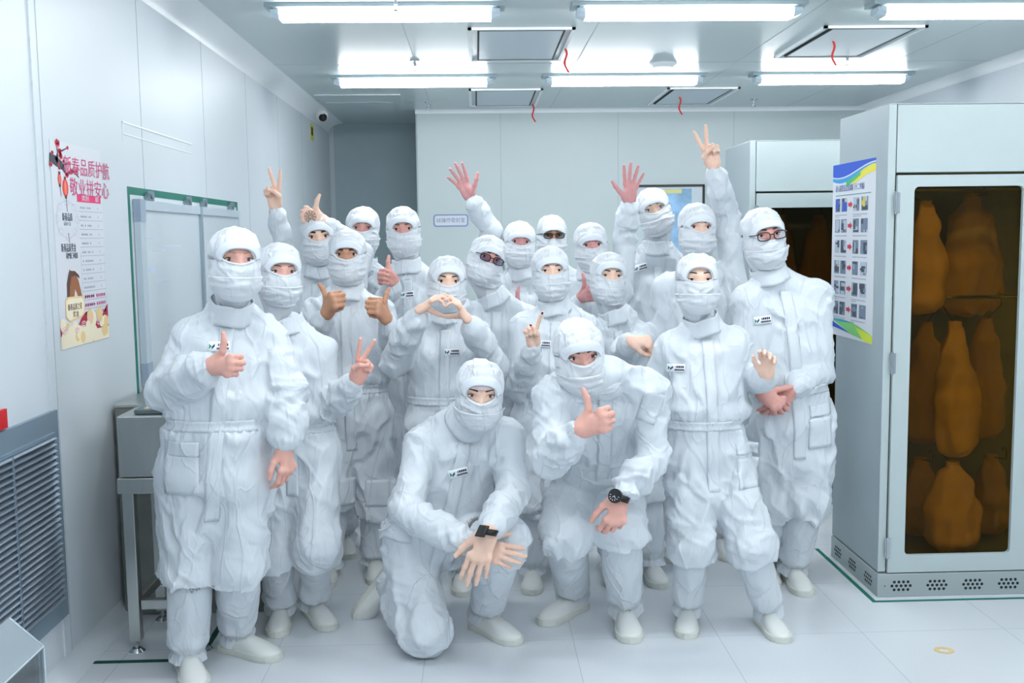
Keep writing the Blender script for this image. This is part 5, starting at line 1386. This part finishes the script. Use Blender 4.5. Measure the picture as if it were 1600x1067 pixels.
    # collar
    rows = []; n = 40; cu_, cv_ = nrm(R-hax*np.dot(R, hax)), nrm(np.cross(hax, R)); th = 2*PI*np.arange(n)/n
    n0, n1 = O+hs*(np.array((0, -.012, -.085))@A), N-U*.075*s; cax = nrm(n0-n1); cc = n1+cax*.055*s
    cu_, cv_ = nrm(R-cax*np.dot(R, cax)), nrm(np.cross(cax, R))
    for q in np.linspace(-.045, .030, 7):
        c = cc+cax*q*s; r1 = r2 = np.interp(q, [-.045, 0, .030], [.092, .081, .078])*s
        rows.append(c+np.cos(th)[:, None]*cu_*r1+np.sin(th)[:, None]*cv_*r2+cax*(.0035*np.sin(th*5+seed))[:, None])
    Vc, Fc = gridmesh(rows, True); o = quadmesh('collar', Vc, orient(Vc, Fc, N), M_SUIT, t); md = o.modifiers.new('thick', 'SOLIDIFY'); md.thickness = .004; md.offset = 0
    # pockets and chest patches
    def onbody(px, py, tree):
        r_ = nrm(ray(px, py)); q = tree.ray_cast(Vector(CAM), Vector(r_), 12); return None if q[0] is None else np.array(q[0])
    for (px, py, w, hh) in sp.get('pockets', ()):
        k = onbody(px, py, bl)
        if k is not None: patch('pocket_flap', bl, k, R, U, w*s, hh*s, M_SUIT, .006, .004, (8, 6))
    for (px, py, w, hh) in sp.get('pouch', ()):
        k = onbody(px, py, bl)
        if k is not None: patch('pocket', bl, k, R, U, w*s, hh*s, M_SUIT, .0045, .003, (8, 8))
    if sp.get('sleeve_patch'):
        px, py, w, hh, rl = sp['sleeve_patch']; ba = BVHTree.FromPolygons(V.tolist(), F.tolist()); k = onbody(px, py, ba)
        if k is not None: dd = nrm(CAM-k); q1 = nrm(np.cross((0, 0, 1.), dd)); q1 = rot(q1, dd, -rl); patch('sleeve_patch', ba, k, q1, np.cross(dd, q1), w, hh, M_SUIT, .004, .003, (6, 8), d=dd)
    if sp.get('logo'):
        px, py, rl = sp['logo']; k = onbody(px, py, bt)
        if k is not None:
            a1, a2 = rot(R, FW, -rl), rot(U, FW, -rl); dd = nrm(CAM-k)*.6+FW*.4; dd = nrm(dd)
            r_ = patch('chest_badge', bt, k, a1, a2, .078*s, .036*s, mat('badge_cloth', (242, 245, 248), .5), .0065, .0012, (6, 3), d=FW)
            if r_:
                o, Vp = r_; G = Vp.reshape(4, 7, 3)
                def bil(u, v):
                    x, y = u*6, v*3; i, j = min(int(x), 5), min(int(y), 2); fx, fy = x-i, y-j
                    return (G[j, i]*(1-fx)+G[j, i+1]*fx)*(1-fy)+(G[j+1, i]*(1-fx)+G[j+1, i+1]*fx)*fy+FW*.0016
                def quads(name, rects, m):
                    mb = MB()
                    for poly in rects:
                        mb.add([bil(u, v) for u, v in poly], [tuple(range(len(poly)))])
                    q = mb.build(name, m, o); md = q.modifiers.new('thick', 'SOLIDIFY'); md.thickness = .0006
                rc = lambda a_, b_, c_, d_: [(a_, b_), (c_, b_), (c_, d_), (a_, d_)]
                quads('emblem_green', [[(.07, .25), (.20, .5), (.07, .78)]], mat('emblem_green', (30, 150, 120), .5))
                quads('emblem_blue', [[(.20, .5), (.33, .78), (.33, .5)], [(.18, .2), (.33, .5), (.2, .5)]], mat('emblem_blue', (24, 70, 120), .5))
                ink = mat('badge_ink', (34, 42, 70), .5)
                quads('lettering', [rc(.46+.012, .54, .52, .78)]+[rc(.55+.10*i, .54, .63+.10*i, .8) for i in range(4)]+[rc(.42+.068*i, .2, .475+.068*i, .40) for i in range(8)], ink)
    # ------------------------------------------------ boot covers, shoes
    for sd in 'ab':
        hip, kn, an, f0, toe, up = legs[sd]
        boot_cover(t, kn, an+toe*.01, s, seed+(0 if sd == 'a' else 7), .077*sp.get('boot', 1.0), max(.0, HR[sd]-.18)); shoe(t, f0, toe, up, s)
    # ------------------------------------------------ body: one skin
    VV = [Vh]; FF = [Fh]; nv = len(Vh); tips = {}
    hnd = {}
    for sd in 'ab':
        g = sp['hand_'+sd]
        if g is None: continue
        sh, el, wr = arms[sd]; side = 'R' if sd == 'a' else 'L'
        Vq, Fq, tp, fr = hand(wr+nrm(wr-el)*.006, g[1], g[2], side, g[0], s*sp.get('handk', 1.0)*(g[3] if len(g) > 3 else 1.0), sp.get('over_'+sd), nrm(wr-el)); hnd[sd] = (tp, fr)
        VV.append(Vq); FF.append(Fq+nv); nv += len(Vq)
    if sp.get('tattoo'):
        tp, (t_, d_, n_) = hnd['b']; wr = arms['b'][2]
        bh = BVHTree.FromPolygons(VV[-1].tolist(), (FF[-1]-FF[-1].min()).tolist()); c = wr+d_*.072*s
        mb = MB()
        def st(pts):
            out = []
            for a_, b_ in pts:
                q = c+t_*a_*s+d_*b_*s; k = cast(bh, q+n_*.1, -n_); out.append(k if k is not None else q+n_*.016)
            mb.tube([p_+n_*.0004 for p_ in out], .0011*s, 5)
        for r_ in (.012, .030): st([(r_*math.cos(k*PI/12), r_*math.sin(k*PI/12)) for k in range(25)])
        for k in range(10):
            a_ = 2*PI*k/10; st([(r_*math.cos(a_+(r_-.01)*6), r_*math.sin(a_+(r_-.01)*6)) for r_ in (.004, .012, .020, .029)])
            st([(.021*math.cos(a_)+.005*math.cos(q), .021*math.sin(a_)+.005*math.sin(q)) for q in (0, 1.5, 3, 4.5, 6.28)])
        o = mb.build('hand_tattoo', mat('tattoo_ink', (64, 44, 40), .6), t)
    B = Field(allp.min(0)-.15, np.maximum(allp.max(0), O+.1)+.15, .022)
    B.econe(P(.14), P(.5), R, FW, .105*s, .065*s, .11*s, .07*s); B.econe(P(.5), P(1.0), R, FW, .11*s, .07*s, .115*s, .08*s, .03)
    B.chain([mid-U*.07-FW*.02, N-U*.075*s-FW*.012, O+hs*(np.array((0, -.012, -.085))@A), O-Z*.04*hs], [.032*s, .028*s, .032*s, .045*s], .02)
    for sh, el, wr in arms.values(): B.chain([mid, sh, el, lerp(el, wr, .93)], [.050*s, .034*s, .022*s, .015*s], .008)
    for l in legs.values(): B.chain([l[0], l[1], l[2]], [.066*s, .046*s, .034*s], .02)
    Vq, Fq = B.mesh(); VV.append(Vq); FF.append(Fq+nv)
    quadmesh('body', np.concatenate(VV), np.concatenate(FF), SKIN[sp['skin']] if 'hskin' not in sp else SKIN[sp['hskin']], t)
    for sd in 'ab':
        if sp.get('watch_'+sd) is not None and sd in hnd:
            sh, el, wr = arms[sd]; tp, (t_, d_, n_) = hnd[sd]; watch(t, wr+nrm(wr-el)*.018-d_*.0, nrm(nrm(wr-el)+d_), rot(n_, d_, sp['watch_'+sd][1]), s*1.1*(sp['hand_'+sd][3] if len(sp['hand_'+sd]) > 3 else 1), sp['watch_'+sd][0])
        for (fi, m) in sp.get('nail_'+sd, ()):
            tp, (t_, d_, n_) = hnd[sd]; p_, dr = tp[fi]; up_ = nrm(nrm(CAM-p_)-dr*np.dot(nrm(CAM-p_), dr)); mb = MB(); mb.sphere((0, 0, 0), 1, 12, 8)
            Vn = np.array(mb.v)*np.array([.0048, .0065, .0018]); mb.v = [tuple(p_+up_*.0062*s+dr*.001+np.cross(dr, up_)*q[0]+dr*q[1]+up_*q[2]) for q in Vn]; mb.build('fingernail', m, t)
    return t
# ================================================================== people: the group in the photograph
PP = []
f_ = lambda x, y, z: (x, y, z)
# front row -----------------------------------------------------------------------------------------------
PP.append(dict(id='P1', seed=1, Y=3.80, s=1.0, bulk=(1.14, 1.2), slv=1.22, eye=(374, 406), yaw=24, roll=2, pitch=2, skin='pink', hair='fair', browk=.7,
    fold=.9, label='big man at far left in white suit giving a thumbs up beside the steel bench', iris='grey',
    sh=((302, 520, .03), (418, 520, .06)), pel=(336, 735, .02), arm_a=((262, 612, -.02), (326, 572, -.24)), arm_b=((446, 610, .02), (446, 694, -.06)), belt=.36,
    hand_a=('thumb', (.86, -.45, .05), (-.40, -.9, .1), 1.02), hand_b=('relax', (.04, -.1, -1), (.55, -.5, .0)),
    feet=((300, 1058, 25), (392, 1022, 62)), kn_a=(296, 900, .0), kn_b=(372, 885, .02), pockets=((283, 702, .13, .055),), pouch=((283, 742, .13, .15),), hz=.40, logo=(342, 541, 0), h=.0085))
PP.append(dict(id='P2', seed=2, Y=4.22, s=.94, eye=(444, 425), yaw=24, roll=3, skin='fair', hair='brown', iris='grey', browk=.7, hskin='pink',
    label='woman right of the big man, peace sign held low', hdy=-.1,
    sh=((404, 540, .02), (498, 540, .02)), pel=(464, 705, .02), arm_a=((400, 640, .05), (420, 720, .02)), arm_b=((510, 640, .03), (556, 596, -.22)),
    hand_a=None, hand_b=('vee', (.38, -.1, .9), (-.25, .9, .0)), feet=((437, 978, 8), (500, 970, 30)), kn_a=(432, 868, -.04), kn_b=(494, 850, -.1), h=.0085, boot=.86))
PP.append(dict(id='P19', seed=19, Y=3.98, s=1.0, hs=1.0, bulk=(.98, 1.0), eye=(752, 620), yaw=4, roll=4, pitch=10, skin='pink', hair='brown', iris='grey', goggle_band=True, hskin='fair', open=(.070, .048, -.026),
    fold=.75, label='man kneeling on one knee in front, hands crossed over his raised knee', hdy=-.16, belt=.2,
    sh=((662, 684, .03), (790, 676, .05)), pel=(666, 838, .16), arm_a=((636, 800, -.14), (738, 853, -.30)), arm_b=((802, 770, -.06), (764, 828, -.37)), slv=1.0,
    hand_a=('flat', (.93, -.12, -.22), (.1, -.95, .25), 1.05), hand_b=('flat', (-.36, -.18, -.92), (-.1, -.95, .25), 1.15),
    feet=((586, 962, 0, .10), (775, 992, 40)), kn_a=(664, 985, -.06), kn_b=(786, 850, -.14), foot_a=((-.55, .0, -.83), (.62, -.78, .0)), hem_a=.6, nocut='a', hem_b=.06, logo=(716, 738, -10), pockets=((617, 832, .13, .05),), leg=.95, lowc=True,
    watch_b=(False, 25), h=.0085, boot=.95))
PP.append(dict(id='P18', seed=18, Y=4.18, s=1.03, bulk=(1.1, 1.0), eye=(912, 560), yaw=6, roll=-6, pitch=12, skin='rosy', hair='black', hairshow=-1, gaze=.6, hskin='pink', open=(.070, .030, -.030),
    label='man bending forward in front with thumb up, other hand on his knee', hdy=-.44,
    sh=((868, 612, -.30), (1016, 604, -.28)), pel=(930, 748, .14), arm_a=((860, 720, -.42), (903, 672, -.60)), arm_b=((1022, 712, -.28), (972, 772, -.42)), belt=.1,
    hand_a=('thumb', (.75, -.40, .38), (-.4, -.9, .1), 1.1), hand_b=('grip', (-.30, -.2, -.92), (.15, -.9, .25), 1.1),
    feet=((880, 962, -42), (980, 984, 0)), kn_a=(884, 836, -.14), kn_b=(968, 828, -.18), hz=.50, lowc=True, sleeve_patch=(1016, 636, .075, .12, 20), watch_b=(True, 40), leg=1.0, h=.0085, boot=.98))
PP.append(dict(id='P16', seed=16, Y=4.14, s=.92, hs=1.0, eye=(1094, 437), yaw=-4, roll=0, pitch=-2, skin='fair', hair='black', hairshow=1, eyeh=(.0048, .0034), slant=.06, open=(.069, .054, -.012), brow=.004, browk=.8,
    label='woman in front right with dark hair at her hood, one arm bent outward', hdy=-.09,
    sh=((1050, 536, .04), (1148, 534, .04)), pel=(1106, 702, .02), arm_a=((1012, 620, .16), (1046, 690, .16)), arm_b=((1184, 590, .07), (1198, 588, -.19)), slv=1.0,
    hand_a=None, hand_b=('relax', (-.10, -.35, .94), (.3, .9, .3), .95), feet=((1074, 980, -12), (1207, 986, 6)), kn_a=(1082, 850, -.06), kn_b=(1172, 852, -.10), logo=(1056, 575, 2), pockets=((1166, 700, .10, .05),), pouch=((1168, 738, .10, .13),), h=.0085, boot=.92))
PP.append(dict(id='P17', seed=17, Y=4.52, s=1.0, eye=(1203, 367), yaw=4, roll=-8, pitch=3, skin='pink', hair='black', glasses='clear', hskin='rosy', open=(.071, .034, -.024), eyeh=(.005, .004),
    nx=-.04, label='man in glasses at far right of the group with hands clasped in front', hdy=-.1,
    sh=((1168, 464, .02), (1274, 456, .02)), pel=(1236, 652, .02), arm_a=((1162, 560, .0), (1188, 610, -.20)), arm_b=((1280, 580, .0), (1238, 608, -.15)),
    hand_a=('cup', (.80, -.15, -.56), (.1, -.95, .25), 1.08), hand_b=('relax', (-.66, .0, -.75), (.1, -.95, .1), 1.04),
    feet=((1200, 906, -10), (1246, 916, 0)), logo=(1190, 500, -4), pockets=((1282, 640, .11, .05),), pouch=((1282, 676, .11, .14),), h=.0085))
# middle row ----------------------------------------------------------------------------------------------
PP.append(dict(id='P4', seed=4, Y=4.96, s=.98, eye=(541, 398), yaw=4, skin='tan', hair='black', browk=1.5, hskin='brown', open=(.066, .034, -.026), eyeh=(.0066, .005),
    label='dark browed man in the second row giving two thumbs up', hdy=-.1,
    sh=((492, 484, .02), (594, 484, .02)), pel=(554, 645, .0), arm_a=((478, 560, -.04), (508, 492, -.28)), arm_b=((622, 566, -.04), (606, 500, -.28)),
    hand_a=('thumb', (.45, -.55, .68), (-.60, -.78, .15), 1.12), hand_b=('thumb', (-.36, -.62, .66), (.85, -.45, .1), 1.12), feet=((512, 906, 0), (588, 900, 10)), kn_b=(590, 800, -.02), pouch=((534, 770, .12, .13), (590, 770, .12, .13))))
PP.append(dict(id='P7', seed=7, Y=4.66, s=.92, eye=(701, 440), yaw=6, roll=2, skin='fair', hair='black', open=(.066, .046, -.022),
    label='woman in the second row making a heart with both hands', hdy=-.1,
    sh=((652, 520, .02), (742, 518, .02)), pel=(692, 655, .02), arm_a=((616, 566, -.06), (654, 486, -.30)), arm_b=((772, 572, -.08), (732, 501, -.30)), slv=1.1,
    hand_a=('heart', (.80, -.05, .60), (-.60, -.05, .80), .98), hand_b=('heart', (-.50, -.05, .86), (.86, -.05, .50), .98), feet=((662, 905, -10), (722, 918, 5)), logo=(706, 550, 2)))
PP.append(dict(id='P11', seed=11, Y=4.80, s=.93, eye=(863, 423), yaw=2, roll=-1, pitch=2, skin='fair', hair='black', eyeh=(.0052, .004), slant=.06, open=(.068, .036, -.022), browk=.7,
    label='woman in the second row making a small finger heart with dark nails', hdy=-.1,
    sh=((818, 506, .02), (914, 506, .02)), pel=(856, 655, .02), arm_a=((812, 606, -.04), (833, 541, -.28)), arm_b=((926, 590, .03), (924, 660, .0)),
    hand_a=('mini', (-.12, -.2, .96), (-.1, .95, .2), .95), hand_b=None, feet=((832, 915, -4), (884, 905, 8)), logo=(848, 537, 2), nail_a=((0, 'N'), (4, 'N'))))
PP.append(dict(id='P13', seed=13, Y=5.04, s=.95, eye=(957, 431), yaw=6, roll=4, pitch=3, skin='fair', hair='black', eyeh=(.0048, .0036), slant=.05, open=(.070, .040, -.022), hairshow=1,
    label='woman in the second row resting a loose fist on the shoulder beside her', hdy=-.1,
    sh=((924, 520, .02), (1008, 520, .0)), pel=(970, 660, .02), arm_a=((920, 600, .07), (932, 670, .06)), arm_b=((968, 560, -.20), (984, 533, -.50)), slv=1.0,
    hand_a=None, hand_b=('fist', (.93, -.25, -.06), (.1, -.70, .70), .98), feet=((960, 905, -4), (1022, 905, 6))))
PP.append(dict(id='P8', seed=8, Y=5.18, s=.97, eye=(767, 404), yaw=14, roll=20, pitch=4, skin='pink', hair='black', glasses='purple', open=(.069, .030, -.030),
    label='man with dark glasses and head tilted to the side, behind the heart hands', hdy=-.1,
    sh=((728, 488, .02), (824, 494, .02)), pel=(772, 645, .02), arm_a=((716, 570, .06), (720, 650, .06)), arm_b=((830, 580, .06), (826, 660, .06)), hand_a=None, hand_b=None))
# back row ------------------------------------------------------------------------------------------------
PP.append(dict(id='P3', seed=3, Y=5.34, s=.98, eye=(498, 370), yaw=10, roll=-4, skin='tan', hair='black', browk=1.4, hskin='fair', open=(.066, .036, -.026),
    label='man in the back row at left, tattooed hand on his hood and peace sign raised', hdy=-.1,
    sh=((450, 450, .04), (548, 446, .02)), pel=(500, 615, .02), arm_a=((444, 396, .06), (431, 326, -.02)), arm_b=((566, 396, .20), (505, 348, -.06)), slv=.9,
    hand_a=('vee', (-.06, -.1, 1), (.15, .95, .0), 1.05), hand_b=('thumb', (-.80, -.12, .40), (.0, -1, .08), 1.1), tattoo=True))
PP.append(dict(id='P5', seed=5, Y=5.85, s=1.0, eye=(566, 356), yaw=4, roll=1, skin='rosy', hair='brown', browk=.6, open=(.066, .030, -.024),
    label='tall man at the back left, in front of the dark alcove, no hands showing', hdy=-.1,
    sh=((522, 440, .02), (614, 440, .02)), pel=(566, 600, .02), arm_a=((514, 530, .05), (520, 610, .05)), arm_b=((618, 530, .05), (612, 610, .05)), hand_a=None, hand_b=None))
PP.append(dict(id='P6', seed=6, Y=5.55, s=.98, eye=(629, 358), yaw=2, roll=-3, skin='pink', hair='brown', hskin='rosy', open=(.066, .036, -.024),
    label='man in the back row left of the wall sign with a raised thumb', hdy=-.1,
    sh=((592, 444, .02), (684, 440, .02)), pel=(640, 605, .02), arm_a=((590, 510, -.06), (616, 440, -.24)), arm_b=((690, 540, .05), (686, 620, .03)),
    hand_a=('thumb', (-.62, -.55, .25), (-.5, .6, .0), 1.05), hand_b=None, logo=(636, 460, -3)))
PP.append(dict(id='P9', seed=9, Y=5.86, s=.98, eye=(814, 378), yaw=4, roll=3, skin='pink', hair='brown', hskin='red', open=(.066, .026, -.022),
    label='man in the back row waving an open hand high beside the wall sign', hdy=-.1,
    sh=((772, 450, .02), (862, 452, .02)), pel=(818, 600, .02), arm_a=((768, 362, .06), (736, 310, -.02)), arm_b=((850, 520, -.06), (817, 484, -.26)),
    hand_a=('open', (-.45, -.1, .9), (.2, .95, .1), 1.1), hand_b=('thumb', (-.5, -.75, .2), (.75, -.5, .0), 1.05)))
PP.append(dict(id='P10', seed=10, Y=6.28, s=.99, eye=(865, 367), yaw=4, skin='brown', hair='black', glasses='dark', open=(.066, .028, -.024),
    label='man in dark glasses at the very back between two raised arms', hdy=-.1,
    sh=((824, 440, .02), (906, 440, .02)), pel=(864, 585, .02), arm_a=((818, 520, .05), (822, 600, .05)), arm_b=((912, 520, .05), (908, 600, .05)), hand_a=None, hand_b=None))
PP.append(dict(id='P12', seed=12, Y=5.5, s=.96, eye=(926, 383), yaw=0, roll=-4, pitch=6, skin='rosy', hair='brown', hskin='red', open=(.066, .026, -.020),
    label='man in the back row waving an open hand by the notice board', hdy=-.1,
    sh=((884, 456, .02), (968, 448, .02)), pel=(926, 615, .02), arm_a=((884, 530, -.04), (906, 466, -.22)), arm_b=((976, 372, .06), (982, 318, -.02)),
    hand_a=('thumb', (.35, -.8, .25), (-.8, -.35, .0), 1.05), hand_b=('open', (.10, -.1, .98), (-.1, .98, .1), 1.12)))
PP.append(dict(id='P14', seed=14, Y=5.9, s=1.08, hs=.96, eye=(1023, 326), yaw=-6, roll=-16, pitch=2, skin='fair', hair='brown', iris='grey', open=(.064, .028, -.024),
    nk=.15, label='tallest man at the back, head tilted, before the notice board', hdy=-.1,
    sh=((980, 424, .02), (1072, 420, .02)), pel=(1026, 600, .02), arm_a=((974, 520, .05), (980, 610, .05)), arm_b=((1080, 520, .08), (1076, 610, .06)), hand_a=None, hand_b=None, logo=(1000, 418, -14)))
PP.append(dict(id='P15', seed=15, Y=5.15, s=1.0, eye=(1096, 355), yaw=2, roll=1, pitch=3, skin='pink', hair='brown', hskin='fair', open=(.062, .026, -.026),
    label='man raising a peace sign highest of all, right side of the back row', hdy=-.1,
    sh=((1042, 446, .02), (1146, 440, .04)), pel=(1092, 620, .02), arm_a=((1028, 540, .04), (1030, 630, .06)), arm_b=((1136, 338, .10), (1116, 262, -.02)), slv=1.0,
    hand_a=None, hand_b=('vee', (-.28, -.1, .95), (.05, .95, .1), 1.08)))
M_NAIL = mat('nail_dark_red', (86, 16, 34), .25)
for sp in PP:
    for k in ('nail_a', 'nail_b'):
        if k in sp: sp[k] = tuple((i, M_NAIL) for i, _ in sp[k])
    person(sp)
for r in REP: print('REP', *r)
